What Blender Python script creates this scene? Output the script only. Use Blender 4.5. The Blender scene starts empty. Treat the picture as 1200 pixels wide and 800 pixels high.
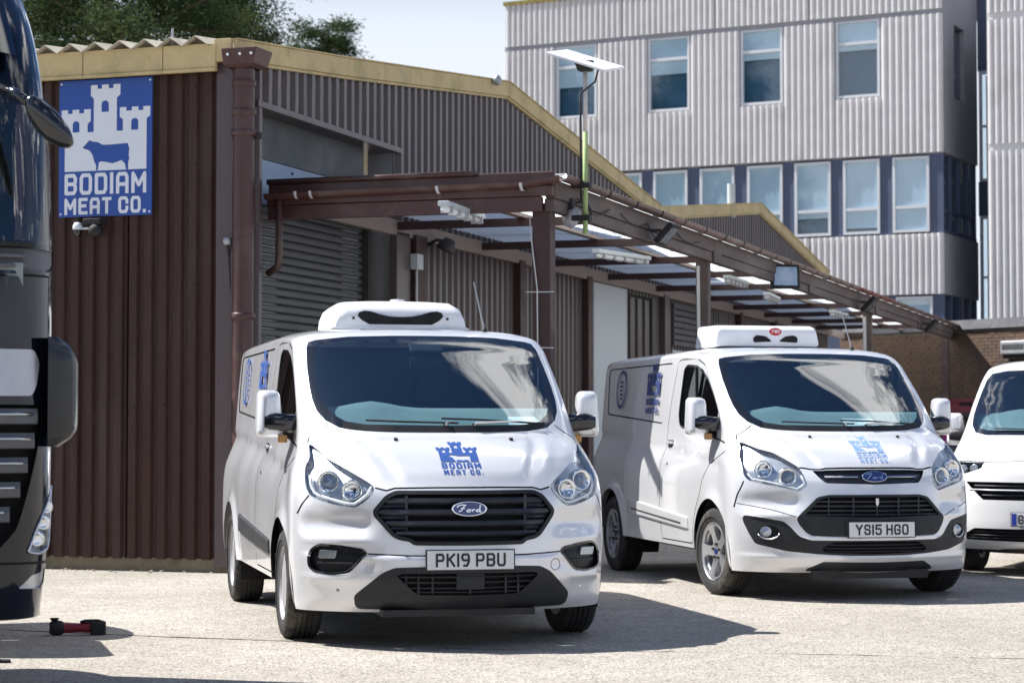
import bpy, bmesh, math, random
import numpy as np
from mathutils import Vector, Matrix
from mathutils.geometry import delaunay_2d_cdt
random.seed(7); RNG = np.random.default_rng(7)
scene = bpy.context.scene
COL = scene.collection

# ------------------------------------------------------------------ camera, world, sun, exposure
FPX, YHOR, CAMH = 2510.0, 500.0, 1.31            # focal length in photo pixels, horizon row, eye height
PITCH = math.atan((YHOR - 400) / FPX)
cam_data = bpy.data.cameras.new('camera'); cam = bpy.data.objects.new('camera', cam_data); COL.objects.link(cam)
cam_data.sensor_width = 36.0; cam_data.lens = FPX / 1200 * 36
cam_data.clip_start = 0.1; cam_data.clip_end = 2000
cam.location = (0, 0, CAMH); cam.rotation_euler = (math.pi / 2 + PITCH, 0, 0)
cam_data.dof.use_dof = True; cam_data.dof.focus_distance = 14.2; cam_data.dof.aperture_fstop = 4.5
scene.camera = cam

SHV = np.array([.757, -.218])                        # ground shadow vector per metre of height
SUN_EL = math.atan(1 / np.linalg.norm(SHV)); SUN_ROT = math.atan2(-SHV[0], -SHV[1])
world = bpy.data.worlds.new('World'); scene.world = world; world.use_nodes = True
wn = world.node_tree.nodes; wl = world.node_tree.links; wn.clear()
def WN(t, **k):
    n = wn.new(t)
    for a, b in k.items(): setattr(n, a, b)
    return n
sky = WN('ShaderNodeTexSky', sky_type='NISHITA', sun_disc=False)
sky.sun_elevation = SUN_EL; sky.sun_rotation = SUN_ROT; sky.air_density = 1.0; sky.dust_density = 0.6; sky.ozone_density = 3.0
tc = WN('ShaderNodeTexCoord'); sep = WN('ShaderNodeSeparateXYZ'); wl.new(tc.outputs['Generated'], sep.inputs[0])
addz = WN('ShaderNodeMath', operation='ADD'); addz.inputs[1].default_value = 0.18; wl.new(sep.outputs[2], addz.inputs[0])
mx = WN('ShaderNodeMath', operation='MAXIMUM'); mx.inputs[1].default_value = 0.05; wl.new(addz.outputs[0], mx.inputs[0])
dx = WN('ShaderNodeMath', operation='DIVIDE'); wl.new(sep.outputs[0], dx.inputs[0]); wl.new(mx.outputs[0], dx.inputs[1])
dy = WN('ShaderNodeMath', operation='DIVIDE'); wl.new(sep.outputs[1], dy.inputs[0]); wl.new(mx.outputs[0], dy.inputs[1])
cmb = WN('ShaderNodeCombineXYZ'); wl.new(dx.outputs[0], cmb.inputs[0]); wl.new(dy.outputs[0], cmb.inputs[1])
cn = WN('ShaderNodeTexNoise'); cn.inputs['Scale'].default_value = 3.0; cn.inputs['Detail'].default_value = 10; cn.inputs['Roughness'].default_value = .66
cn.inputs['Distortion'].default_value = .5
cmap = WN('ShaderNodeMapping'); cmap.inputs['Rotation'].default_value = (0, 0, math.radians(30)); cmap.inputs['Location'].default_value = (-3.9, -1.4, 0); wl.new(cmb.outputs[0], cmap.inputs[0]); wl.new(cmap.outputs[0], cn.inputs['Vector'])
cr = WN('ShaderNodeValToRGB'); cr.color_ramp.elements[0].position = .55; cr.color_ramp.elements[1].position = .64
wl.new(cn.outputs['Fac'], cr.inputs['Fac'])
hz = WN('ShaderNodeMapRange', interpolation_type='SMOOTHSTEP'); hz.inputs['From Min'].default_value = .27; hz.inputs['From Max'].default_value = .17; hz.inputs['To Max'].default_value = .95; wl.new(sep.outputs[2], hz.inputs['Value'])
mixc = WN('ShaderNodeMix', data_type='RGBA'); wl.new(cr.outputs['Color'], mixc.inputs['Factor'])
skb = WN('ShaderNodeMix', data_type='RGBA', blend_type='MULTIPLY'); skb.inputs['Factor'].default_value = 1.; wl.new(sky.outputs[0], skb.inputs['A']); skb.inputs['B'].default_value = (.62, .90, 1.20, 1); wl.new(skb.outputs['Result'], mixc.inputs['A']); mixc.inputs['B'].default_value = (30., 30.2, 30.6, 1)
bg = WN('ShaderNodeBackground'); bg.inputs['Strength'].default_value = 0.050; hzm = WN('ShaderNodeMix', data_type='RGBA'); wl.new(hz.outputs[0], hzm.inputs['Factor']); wl.new(mixc.outputs['Result'], hzm.inputs['A']); hzm.inputs['B'].default_value = (10.2, 10.8, 11.8, 1); wl.new(hzm.outputs['Result'], bg.inputs['Color'])
wo = WN('ShaderNodeOutputWorld'); wl.new(bg.outputs[0], wo.inputs[0])

sun_data = bpy.data.lights.new('sun', 'SUN'); sun = bpy.data.objects.new('sun', sun_data); COL.objects.link(sun)
sun_data.energy = 5.0; sun_data.angle = math.radians(.53); sun_data.color = (1.0, .97, .935)
sun.rotation_euler = Vector((SHV[0], SHV[1], -1)).to_track_quat('-Z', 'Y').to_euler()
scene.view_settings.view_transform = 'Standard'; scene.view_settings.look = 'None'
scene.view_settings.exposure = 0.84; scene.view_settings.gamma = 1.0; scene.view_settings.use_curve_mapping = False

# ------------------------------------------------------------------ pixel -> place helpers (photo is 1200 x 800)
def ray(u, v):
    a = (u - 600) / FPX; b = (400 - v) / FPX; c, s = math.cos(PITCH), math.sin(PITCH)
    return np.array([a, c - b * s, s + b * c])
def on_z(u, v, z=0.0):
    r = ray(u, v); t = (z - CAMH) / r[2]; return np.array([0, 0, CAMH]) + r * t
def at_depth(u, v, d):
    r = ray(u, v); return np.array([0, 0, CAMH]) + r * (d / r[1])
class Frame:
    """upright local frame: x axis (cx,sx), y axis (-sx,cx)"""
    def __init__(s, o, x):
        s.o = np.array([o[0], o[1], 0.]); x = np.array(x, float); x /= np.linalg.norm(x)
        s.x = np.array([x[0], x[1], 0]); s.y = np.array([-x[1], x[0], 0]); s.rot = math.atan2(x[1], x[0])
    def loc(s, P): d = np.asarray(P) - s.o; return np.array([d @ s.x, d @ s.y, d[2]])
    def w(s, x, y, z=0): return s.o + s.x * x + s.y * y + np.array([0, 0, z])
    def on_y(s, u, v, y=0.0):                        # hit plane local y -> (x, z)
        r = ray(u, v); c = np.array([0, 0, CAMH]); t = (y - (c - s.o) @ s.y) / (r @ s.y); L = s.loc(c + r * t); return L[0], L[2]
    def on_x(s, u, v, x=0.0):
        r = ray(u, v); c = np.array([0, 0, CAMH]); t = (x - (c - s.o) @ s.x) / (r @ s.x); L = s.loc(c + r * t); return L[1], L[2]

# ------------------------------------------------------------------ materials
MATS = {}
def mat(name, col, rough=.6, metal=0., var=.12, scale=6., fine=60., bump=.0, coat=0., spec=.5, stretch=None, dirt=None, dirt_amt=.0, dscale=2.):
    if name in MATS: return MATS[name]
    m = bpy.data.materials.new(name); m.use_nodes = True; nt = m.node_tree; N = nt.nodes; L = nt.links
    b = N['Principled BSDF']; b.inputs['Roughness'].default_value = rough; b.inputs['Metallic'].default_value = metal
    b.inputs['Coat Weight'].default_value = coat; b.inputs['Coat Roughness'].default_value = .04; b.inputs['Specular IOR Level'].default_value = spec
    t = N.new('ShaderNodeTexCoord'); vec = t.outputs['Object']
    if stretch:
        mp = N.new('ShaderNodeMapping'); mp.inputs['Scale'].default_value = stretch; L.new(vec, mp.inputs[0]); vec = mp.outputs[0]
    n1 = N.new('ShaderNodeTexNoise'); n1.inputs['Scale'].default_value = scale; n1.inputs['Detail'].default_value = 6; L.new(vec, n1.inputs['Vector'])
    n2 = N.new('ShaderNodeTexNoise'); n2.inputs['Scale'].default_value = fine; n2.inputs['Detail'].default_value = 4; L.new(vec, n2.inputs['Vector'])
    ad = N.new('ShaderNodeMath'); ad.operation = 'ADD'; L.new(n1.outputs[0], ad.inputs[0]); L.new(n2.outputs[0], ad.inputs[1])
    mr = N.new('ShaderNodeMapRange'); mr.inputs['From Min'].default_value = .6; mr.inputs['From Max'].default_value = 1.4
    mr.inputs['To Min'].default_value = 1 - var; mr.inputs['To Max'].default_value = 1 + var; L.new(ad.outputs[0], mr.inputs['Value'])
    sc = N.new('ShaderNodeVectorMath'); sc.operation = 'SCALE'; sc.inputs[0].default_value = col[:3]; L.new(mr.outputs[0], sc.inputs['Scale'])
    out = sc.outputs[0]
    if dirt:
        n3 = N.new('ShaderNodeTexNoise'); n3.inputs['Scale'].default_value = dscale; n3.inputs['Detail'].default_value = 8; n3.inputs['Roughness'].default_value = .65; L.new(vec, n3.inputs['Vector'])
        r3 = N.new('ShaderNodeMapRange'); r3.inputs['From Min'].default_value = .5; r3.inputs['From Max'].default_value = .72; r3.inputs['To Max'].default_value = dirt_amt; L.new(n3.outputs[0], r3.inputs['Value'])
        mi = N.new('ShaderNodeMix'); mi.data_type = 'RGBA'; L.new(r3.outputs[0], mi.inputs['Factor']); L.new(out, mi.inputs['A']); mi.inputs['B'].default_value = (*dirt, 1); out = mi.outputs['Result']
    L.new(out, b.inputs['Base Color'])
    rr = N.new('ShaderNodeMapRange'); rr.inputs['From Min'].default_value = .3; rr.inputs['From Max'].default_value = .7
    rr.inputs['To Min'].default_value = max(0, rough * .85); rr.inputs['To Max'].default_value = min(1, rough * 1.2); L.new(n1.outputs[0], rr.inputs['Value']); L.new(rr.outputs[0], b.inputs['Roughness'])
    if bump:
        bp = N.new('ShaderNodeBump'); bp.inputs['Strength'].default_value = bump; bp.inputs['Distance'].default_value = .01; L.new(n2.outputs[0], bp.inputs['Height']); L.new(bp.outputs[0], b.inputs['Normal'])
    MATS[name] = m; return m
def glass_mat(name, tint, ior=1.5, rough=0.0, trans=1.0):
    if name in MATS: return MATS[name]
    m = bpy.data.materials.new(name); m.use_nodes = True; nt = m.node_tree; N = nt.nodes; L = nt.links; N.clear()
    o = N.new('ShaderNodeOutputMaterial'); f = N.new('ShaderNodeFresnel'); f.inputs['IOR'].default_value = ior
    geo = N.new('ShaderNodeNewGeometry'); inv = N.new('ShaderNodeMath'); inv.operation = 'SUBTRACT'; inv.inputs[0].default_value = 1; L.new(geo.outputs['Backfacing'], inv.inputs[1])
    mu = N.new('ShaderNodeMath'); mu.operation = 'MULTIPLY'; L.new(f.outputs[0], mu.inputs[0]); L.new(inv.outputs[0], mu.inputs[1])
    nz = N.new('ShaderNodeTexNoise'); nz.inputs['Scale'].default_value = 3.; tcn = N.new('ShaderNodeTexCoord'); L.new(tcn.outputs['Object'], nz.inputs['Vector'])
    rg = N.new('ShaderNodeMapRange'); rg.inputs['To Min'].default_value = rough; rg.inputs['To Max'].default_value = rough + .015; L.new(nz.outputs[0], rg.inputs['Value'])
    t = N.new('ShaderNodeBsdfTransparent'); t.inputs[0].default_value = (*tint, 1); g = N.new('ShaderNodeBsdfGlossy'); L.new(rg.outputs[0], g.inputs['Roughness'])
    mi = N.new('ShaderNodeMixShader'); L.new(mu.outputs[0], mi.inputs[0]); L.new(t.outputs[0], mi.inputs[1]); L.new(g.outputs[0], mi.inputs[2]); L.new(mi.outputs[0], o.inputs[0])
    MATS[name] = m; return m

def M(k): return MATS[k]
mat('silver_paint', (.79, .795, .81), .34, .36, .03, 2., 400, coat=1., spec=.5, dirt=(.45, .40, .34), dirt_amt=.05, dscale=1.7)
mat('white_paint', (.80, .80, .79), .3, 0, .03, 2., 300, coat=1.)
mat('unit_white', (.80, .81, .82), .38, 0, .05, 4., 80, coat=.3, dirt=(.5, .47, .42), dirt_amt=.25, dscale=5)
mat('black_plastic', (.014, .015, .018), .45, 0, .2, 8., 200, bump=.08, spec=.35, dirt=(.06, .055, .05), dirt_amt=.25, dscale=7)
mat('grey_plastic', (.019, .021, .025), .5, 0, .2, 8., 200, bump=.08, spec=.35, dirt=(.07, .06, .05), dirt_amt=.3, dscale=7)
mat('gloss_black', (.008, .009, .012), .12, 0, .2, 5., 100, coat=.6)
mat('deflector_black', (.007, .008, .010), .3, 0, .2, 5, 60)
mat('aerial_steel', (.35, .35, .36), .35, .6, .1)
mat('gap_dark', (.012, .012, .013), .8, 0, .1)
mat('void_dark', (.008, .008, .009), .9, 0, .1)
mat('chrome', (.80, .81, .83), .12, 1., .04, 5, 80)
mat('satin_chrome', (.62, .63, .65), .3, 1., .06, 5, 80)
mat('lamp_silver', (.60, .62, .65), .28, .82, .1, 9, 60)
mat('drl_white', (.78, .80, .82), .3, 0, .04)
mat('tyre_rubber', (.022, .022, .022), .85, 0, .35, 9, 120, bump=.35, dirt=(.14, .12, .095), dirt_amt=.6, dscale=6)
mat('rim_silver', (.52, .53, .55), .35, .75, .08, 9, 120, dirt=(.2, .17, .14), dirt_amt=.4, dscale=8)
mat('rim_dark', (.05, .05, .05), .6, .4, .2)
mat('cover_silver', (.40, .40, .41), .45, .35, .08, 9, 120, dirt=(.3, .26, .22), dirt_amt=.45, dscale=8)
mat('plate_white', (.72, .73, .74), .4, 0, .04, 20, 200, dirt=(.4, .37, .33), dirt_amt=.3, dscale=14)
mat('plate_black', (.012, .012, .014), .5, 0, .1)
mat('plate_blue', (.02, .05, .35), .5, 0, .1)
mat('badge_blue', (.012, .03, .16), .2, 0, .1, coat=1)
mat('decal_blue', (.028, .085, .31), .45, 0, .06, 20, 90)
mat('decal_navy', (.03, .05, .16), .45, 0, .06, 20, 90)
mat('decal_faded', (.20, .33, .56), .5, 0, .18, 30, 160, dirt=(.6, .61, .63), dirt_amt=.7, dscale=22)
mat('interior', (.05, .052, .055), .7, 0, .2, 5, 60, bump=.1)
mat('dashboard', (.23, .27, .265), .65, 0, .15, 4, 60)
mat('seat_cloth', (.035, .037, .042), .9, 0, .25, 9, 90)
mat('paper', (.75, .76, .76), .7, 0, .05)
mat('amber', (.55, .28, .08), .25, 0, .1)
mat('rubber', (.015, .015, .016), .7, 0, .2)
mat('red_badge', (.5, .02, .03), .4, 0, .1)
glass_mat('windscreen_glass', (.60, .76, .80), 2.7)
glass_mat('side_glass', (.30, .36, .34), 1.7)
glass_mat('lamp_glass', (.93, .95, .96), 1.45)

# ------------------------------------------------------------------ mesh helpers
def link(me, name, material, parent=None, smooth=False, bevel=0., autosm=None):
    o = bpy.data.objects.new(name, me); COL.objects.link(o)
    if material is not None:
        for mm in (material if isinstance(material, (list, tuple)) else [material]):
            me.materials.append(MATS[mm] if isinstance(mm, str) else mm)
    if parent is not None: o.parent = parent
    if smooth or autosm:
        me.polygons.foreach_set('use_smooth', [True] * len(me.polygons))
        if autosm: me.set_sharp_from_angle(angle=math.radians(autosm))
    if bevel:
        b = o.modifiers.new('bevel', 'BEVEL'); b.width = bevel; b.segments = 2; b.limit_method = 'ANGLE'; b.angle_limit = math.radians(35)
        b.harden_normals = False
    return o
def pydata(name, V, F, material, parent=None, **k):
    me = bpy.data.meshes.new(name); me.from_pydata([tuple(map(float, v)) for v in V], [], [tuple(map(int, f)) for f in F]); me.update()
    return link(me, name, material, parent, **k)
class MB:
    def __init__(s): s.V = []; s.F = []
    def add(s, V, F, M4=None):
        b = len(s.V)
        for v in V: s.V.append(tuple(M4 @ Vector(v)) if M4 is not None else tuple(v))
        s.F += [tuple(i + b for i in f) for f in F]; return s
    def box(s, x0, x1, y0, y1, z0, z1, M4=None):
        V = [(x, y, z) for x in (x0, x1) for y in (y0, y1) for z in (z0, z1)]
        return s.add(V, [(0, 1, 3, 2), (4, 6, 7, 5), (0, 4, 5, 1), (2, 3, 7, 6), (0, 2, 6, 4), (1, 5, 7, 3)], M4)
    def tube(s, pts, r, n=10, cap=True):
        pts = [np.array(p, float) for p in pts]; k = len(pts); rs = r if isinstance(r, (list, tuple)) else [r] * k
        V = []; up = None
        for i, p in enumerate(pts):
            d = pts[min(i + 1, k - 1)] - pts[max(i - 1, 0)]; d = d / (np.linalg.norm(d) + 1e-12)
            if up is None:
                a = np.array([0, 0, 1.]) if abs(d[2]) < .9 else np.array([1., 0, 0]); e1 = np.cross(d, a)
            else: e1 = up - d * (up @ d)
            e1 /= np.linalg.norm(e1) + 1e-12; up = e1; e2 = np.cross(d, e1)
            for j in range(n):
                t = 2 * math.pi * j / n; V.append(p + rs[i] * (math.cos(t) * e1 + math.sin(t) * e2))
        F = [(i * n + j, i * n + (j + 1) % n, (i + 1) * n + (j + 1) % n, (i + 1) * n + j) for i in range(k - 1) for j in range(n)]
        if cap: F += [tuple(range(n - 1, -1, -1)), tuple((k - 1) * n + j for j in range(n))]
        return s.add(V, F)
    def lathe(s, prof, n=32, M4=None, close=False, a0=0., a1=2 * math.pi):
        """profile of (r, h) revolved about local z"""
        full = abs(a1 - a0 - 2 * math.pi) < 1e-6; m = n if full else n + 1; V = []
        for r, h in prof:
            for j in range(m):
                t = a0 + (a1 - a0) * j / n; V.append((r * math.cos(t), r * math.sin(t), h))
        F = []; k = len(prof)
        for i in range(k if close else k - 1):
            i2 = (i + 1) % k
            for j in range(n):
                j2 = (j + 1) % m; F.append((i * m + j, i * m + j2, i2 * m + j2, i2 * m + j))
        return s.add(V, F, M4)
    def prism(s, poly, h0, h1, M4=None):
        n = len(poly); V = [(x, y, h0) for x, y in poly] + [(x, y, h1) for x, y in poly]
        F = [tuple(range(n - 1, -1, -1)), tuple(range(n, 2 * n))] + [(i, (i + 1) % n, (i + 1) % n + n, i + n) for i in range(n)]
        return s.add(V, F, M4)
    def sweep(s, prof, pts, closed_prof=True, cap=True):
        """sections: list of lists of 3D points with equal count"""
        n = len(pts[0]); b = []
        for sec in pts: b += [tuple(p) for p in sec]
        F = []
        for i in range(len(pts) - 1):
            for j in range(n if closed_prof else n - 1):
                j2 = (j + 1) % n; F.append((i * n + j, i * n + j2, (i + 1) * n + j2, (i + 1) * n + j))
        if cap and closed_prof: F += [tuple(range(n - 1, -1, -1)), tuple((len(pts) - 1) * n + j for j in range(n))]
        return s.add(b, F)
    def build(s, name, material, parent=None, fix=True, **k):
        me = bpy.data.meshes.new(name); me.from_pydata(s.V, [], s.F)
        if fix:
            bm = bmesh.new(); bm.from_mesh(me); bmesh.ops.recalc_face_normals(bm, faces=bm.faces); bm.to_mesh(me); bm.free()
        me.update(); return link(me, name, material, parent, **k)
def box(name, material, parent, x0, x1, y0, y1, z0, z1, bevel=0., **k):
    return MB().box(x0, x1, y0, y1, z0, z1).build(name, material, parent, bevel=bevel, **k)
def tag(o, label=None, cat=None, group=None, kind=None):
    if label: o['label'] = label
    if cat: o['category'] = cat
    if group: o['group'] = group
    if kind: o['kind'] = kind
    return o
def thing(name, label, cat, loc=(0, 0, 0), rotz=0., group=None):
    o = bpy.data.objects.new(name, None); COL.objects.link(o); o.location = tuple(map(float, loc)); o.rotation_euler = (0, 0, rotz); o.empty_display_size = .2
    return tag(o, label, cat, group)
def copy_tree(o, parent=None):
    c = o.copy(); COL.objects.link(c); c.parent = parent
    for ch in list(o.children): copy_tree(ch, c)
    return c

# ------------------------------------------------------------------ 2D polygon fill (constrained triangulation)
def inpoly(P, poly):
    P = np.asarray(P, float); poly = np.asarray(poly, float); x, y = P[:, 0], P[:, 1]; r = np.zeros(len(P), bool)
    x1, y1 = poly[:, 0], poly[:, 1]; x2, y2 = np.roll(x1, -1), np.roll(y1, -1)
    for a, b, c, d in zip(x1, y1, x2, y2):
        if b == d: continue
        k = (b > y) != (d > y); r ^= k & (x < (c - a) * (y - b) / (d - b) + a)
    return r
def subdiv(poly, h, closed=True):
    out = []; n = len(poly)
    for i in range(n if closed else n - 1):
        a = np.array(poly[i], float); b = np.array(poly[(i + 1) % n], float); k = max(1, int(math.ceil(np.linalg.norm(b - a) / h)))
        out += [tuple(a + (b - a) * j / k) for j in range(k)]
    if not closed: out.append(tuple(poly[-1]))
    return out
def cdt(polys, pts=(), eps=1e-6):
    V = [Vector((float(p[0]), float(p[1]))) for p in pts]; E = []
    for pl in polys:
        b = len(V); n = len(pl); V += [Vector((float(p[0]), float(p[1]))) for p in pl]; E += [(b + i, b + (i + 1) % n) for i in range(n)]
    r = delaunay_2d_cdt(V, E, [], 0, eps, False)
    return np.array([(v.x, v.y) for v in r[0]]), np.array([tuple(f) for f in r[2]], int).reshape(-1, 3)
def polyfill(plus, minus=(), grid=None):
    polys = list(plus) + list(minus); pts = []
    if grid:
        a = np.concatenate([np.array(p) for p in plus]); lo, hi = a.min(0), a.max(0)
        pts = [(x, y) for x in np.arange(lo[0] + grid * .5, hi[0], grid) for y in np.arange(lo[1] + grid * .5, hi[1], grid)]
        polys = [subdiv(p, grid) for p in polys]
    V, F = cdt(polys, pts); c = V[F].mean(1); k = np.zeros(len(F), bool)
    for p in plus: k |= inpoly(c, p)
    for p in minus: k &= ~inpoly(c, p)
    F = F[k]; used = np.unique(F); mp = -np.ones(len(V), int); mp[used] = range(len(used)); return V[used], mp[F]
def flat_mesh(name, V, F, fn, material, parent, **k):
    return pydata(name, [fn(x, y) for x, y in V], F, material, parent, **k)

# ------------------------------------------------------------------ stroke lettering
def arc(cx, cy, rx, ry, a0, a1, n=8):
    return [(cx + rx * math.cos(math.radians(a0 + (a1 - a0) * i / n)), cy + ry * math.sin(math.radians(a0 + (a1 - a0) * i / n))) for i in range(n + 1)]
c_ = .16
GL = {
 'A': (1, [[(0, 0), (0, 1 - c_), (c_, 1), (1 - c_, 1), (1, 1 - c_), (1, 0)], [(0, .42), (1, .42)]]),
 'B': (1, [[(0, 0), (0, 1), (1 - c_, 1), (1, 1 - c_), (1, .5 + c_ * .7), (1 - c_, .52), (1, .5 - c_ * .7), (1, c_), (1 - c_, 0), (0, 0)], [(0, .52), (1 - c_, .52)]]),
 'C': (1, [[(1, 1 - c_ * 1.9), (1, 1 - c_), (1 - c_, 1), (c_, 1), (0, 1 - c_), (0, c_), (c_, 0), (1 - c_, 0), (1, c_), (1, c_ * 1.9)]]),
 'D': (1, [[(0, 0), (0, 1), (1 - c_, 1), (1, 1 - c_), (1, c_), (1 - c_, 0), (0, 0)]]),
 'E': (.9, [[(1, 1), (0, 1), (0, 0), (1, 0)], [(0, .52), (.8, .52)]]),
 'G': (1, [[(1, 1 - c_ * 1.7), (1, 1 - c_), (1 - c_, 1), (c_, 1), (0, 1 - c_), (0, c_), (c_, 0), (1 - c_, 0), (1, c_), (1, .46), (.55, .46)]]),
 'H': (1, [[(0, 0), (0, 1)], [(1, 0), (1, 1)], [(0, .52), (1, .52)]]),
 'I': (0, [[(0, 0), (0, 1)]]), '1': (.0, [[(0, 0), (0, 1)]]),
 'K': (1, [[(0, 0), (0, 1)], [(1, 1), (.12, .5)], [(.3, .62), (1, 0)]]),
 'M': (1.25, [[(0, 0), (0, 1), (.5, .35), (1, 1), (1, 0)]]),
 'O': (1, [[(0, c_), (0, 1 - c_), (c_, 1), (1 - c_, 1), (1, 1 - c_), (1, c_), (1 - c_, 0), (c_, 0), (0, c_)]]),
 'P': (1, [[(0, 0), (0, 1), (1 - c_, 1), (1, 1 - c_), (1, .46 + c_), (1 - c_, .46), (0, .46)]]),
 'S': (1, [[(1, 1 - c_ * 1.5), (1, 1 - c_), (1 - c_, 1), (c_, 1), (0, 1 - c_), (0, .53 + c_ * .8), (c_, .53), (1 - c_, .49), (1, .49 - c_), (1, c_), (1 - c_, 0), (c_, 0), (0, c_), (0, c_ * 1.5)]]),
 'T': (.9, [[(0, 1), (1, 1)], [(.5, 1), (.5, 0)]]),
 'U': (1, [[(0, 1), (0, c_), (c_, 0), (1 - c_, 0), (1, c_), (1, 1)]]),
 'X': (1.05, [[(0, 0), (1, 1)], [(0, 1), (1, 0)]]), 'Y': (1.1, [[(0, 1), (.5, .48), (1, 1)], [(.5, .48), (.5, 0)]]),
 '5': (1, [[(1, 1), (.05, 1), (0, .55), (c_, .6), (1 - c_, .6), (1, .6 - c_), (1, c_), (1 - c_, 0), (c_, 0), (0, c_)]]),
 '9': (1, [[(1, .48), (c_, .48), (0, .48 + c_), (0, 1 - c_), (c_, 1), (1 - c_, 1), (1, 1 - c_), (1, .35), (.72, 0), (.3, 0)]]),
 '.': (0, [[(0, 0), (0, .02)]]),
}
def stroke_polys(lines, th):
    out = []; h = th / 2
    for ln in lines:
        for (x0, y0), (x1, y1) in zip(ln[:-1], ln[1:]):
            L = math.hypot(x1 - x0, y1 - y0)
            if L < 1e-9: continue
            dx, dy = (x1 - x0) / L, (y1 - y0) / L; px, py = -dy * h, dx * h
            out.append([(x0 + px, y0 + py), (x0 - px, y0 - py), (x1 - px, y1 - py), (x1 + px, y1 + py)])
        for i, (x, y) in enumerate(ln):
            if 0 < i < len(ln) - 1 or ln[0] == ln[-1]:
                out.append([(x + h * 1.02 * math.cos(math.pi * k / 4 + .3927), y + h * 1.02 * math.sin(math.pi * k / 4 + .3927)) for k in range(8)])
    return out
def lettering(text, w, h, th, gap=None):
    """stroke polygons of a word filling a box w x h (origin lower left); strokes end at the box edges"""
    adv = []; 
    for c in text: adv.append(.35 if c == ' ' else GL[c][0])
    nl = len(text); g = gap if gap else th * .55
    free = w - th * sum(1 for c in text if c != ' ') - g * (nl - 1); unit = free / sum(adv)
    lines = []; x = 0
    for c, a in zip(text, adv):
        if c == ' ': x += a * unit + g; continue
        wid = a * unit
        for ln in GL[c][1]:
            q = [(x + th / 2 + px * wid, th / 2 + py * (h - th)) for px, py in ln]
            a0, a1 = q[0], q[-1]
            def ext(p, r):
                L = math.hypot(p[0] - r[0], p[1] - r[1]) or 1; return (p[0] + (p[0] - r[0]) / L * th / 2, p[1] + (p[1] - r[1]) / L * th / 2)
            if a0 != a1: q = [ext(q[0], q[1])] + q[1:-1] + [ext(q[-1], q[-2])]
            lines.append(q)
        x += wid + th + g
    return stroke_polys(lines, th)

# ---- company emblem: castle with three towers, arched windows and a cow (unit = sign width, y down from sign top flipped to up)
def emblem():
    f = lambda pts: [((x - 80) / 620, (762 - y) / 620) for x, y in pts]
    cas = [(97, 353), (140, 353), (140, 378), (170, 378), (170, 353), (215, 353), (215, 378), (247, 378), (247, 353), (293, 353), (293, 432), (272, 450), (272, 505), (313, 505), (313, 285), (293, 265),
           (293, 196), (337, 196), (337, 221), (367, 221), (367, 196), (412, 196), (412, 221), (443, 221), (443, 196), (490, 196), (490, 265), (467, 285), (467, 505), (508, 505), (508, 430), (487, 414),
           (487, 351), (530, 351), (530, 376), (567, 376), (567, 351), (610, 351), (610, 376), (642, 376), (642, 351), (688, 351), (688, 414), (665, 430), (665, 762), (120, 762), (120, 447), (97, 432)]
    wins = []
    for x0, x1, t, b in ((172, 217, 428, 503), (365, 413, 300, 376), (563, 610, 426, 503)):
        m = (x0 + x1) / 2; r = (x1 - x0) / 2
        wins.append([(x0, b), (x1, b)] + [(m + r * math.cos(math.radians(a)), t + r - r * math.sin(math.radians(a))) for a in range(0, 181, 30)])
    cow = [(240, 598), (262, 575), (285, 548), (300, 555), (345, 562), (375, 578), (440, 575), (540, 565), (552, 600), (548, 640), (552, 670), (545, 690), (545, 738), (530, 738), (522, 700), (500, 678), (470, 690), (440, 700), (400, 692), (365, 688),
           (350, 695), (343, 745), (330, 747), (332, 715), (318, 690), (308, 650), (290, 620), (270, 610), (252, 606)]
    cow = [(x, y + .05 * (x - 80)) for x, y in cow]
    return f(cas), [f(w) for w in wins], f(cow)
# ================================================================== van shells
def pchip(x, xs, ys):
    xs = np.array(xs, float); ys = np.array(ys, float); h = np.diff(xs); d = np.diff(ys) / h; m = np.zeros_like(ys); m[0] = d[0]; m[-1] = d[-1]
    for i in range(1, len(xs) - 1):
        if d[i - 1] * d[i] > 0:
            w1 = 2 * h[i] + h[i - 1]; w2 = h[i] + 2 * h[i - 1]; m[i] = (w1 + w2) / (w1 / d[i - 1] + w2 / d[i])
    x = np.clip(np.asarray(x, float), xs[0], xs[-1]); k = np.clip(np.searchsorted(xs, x) - 1, 0, len(xs) - 2); t = (x - xs[k]) / h[k]
    return ys[k] * (1 + 2 * t) * (1 - t) ** 2 + m[k] * h[k] * t * (1 - t) ** 2 + ys[k + 1] * t * t * (3 - 2 * t) + m[k + 1] * h[k] * t * t * (t - 1)
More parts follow.
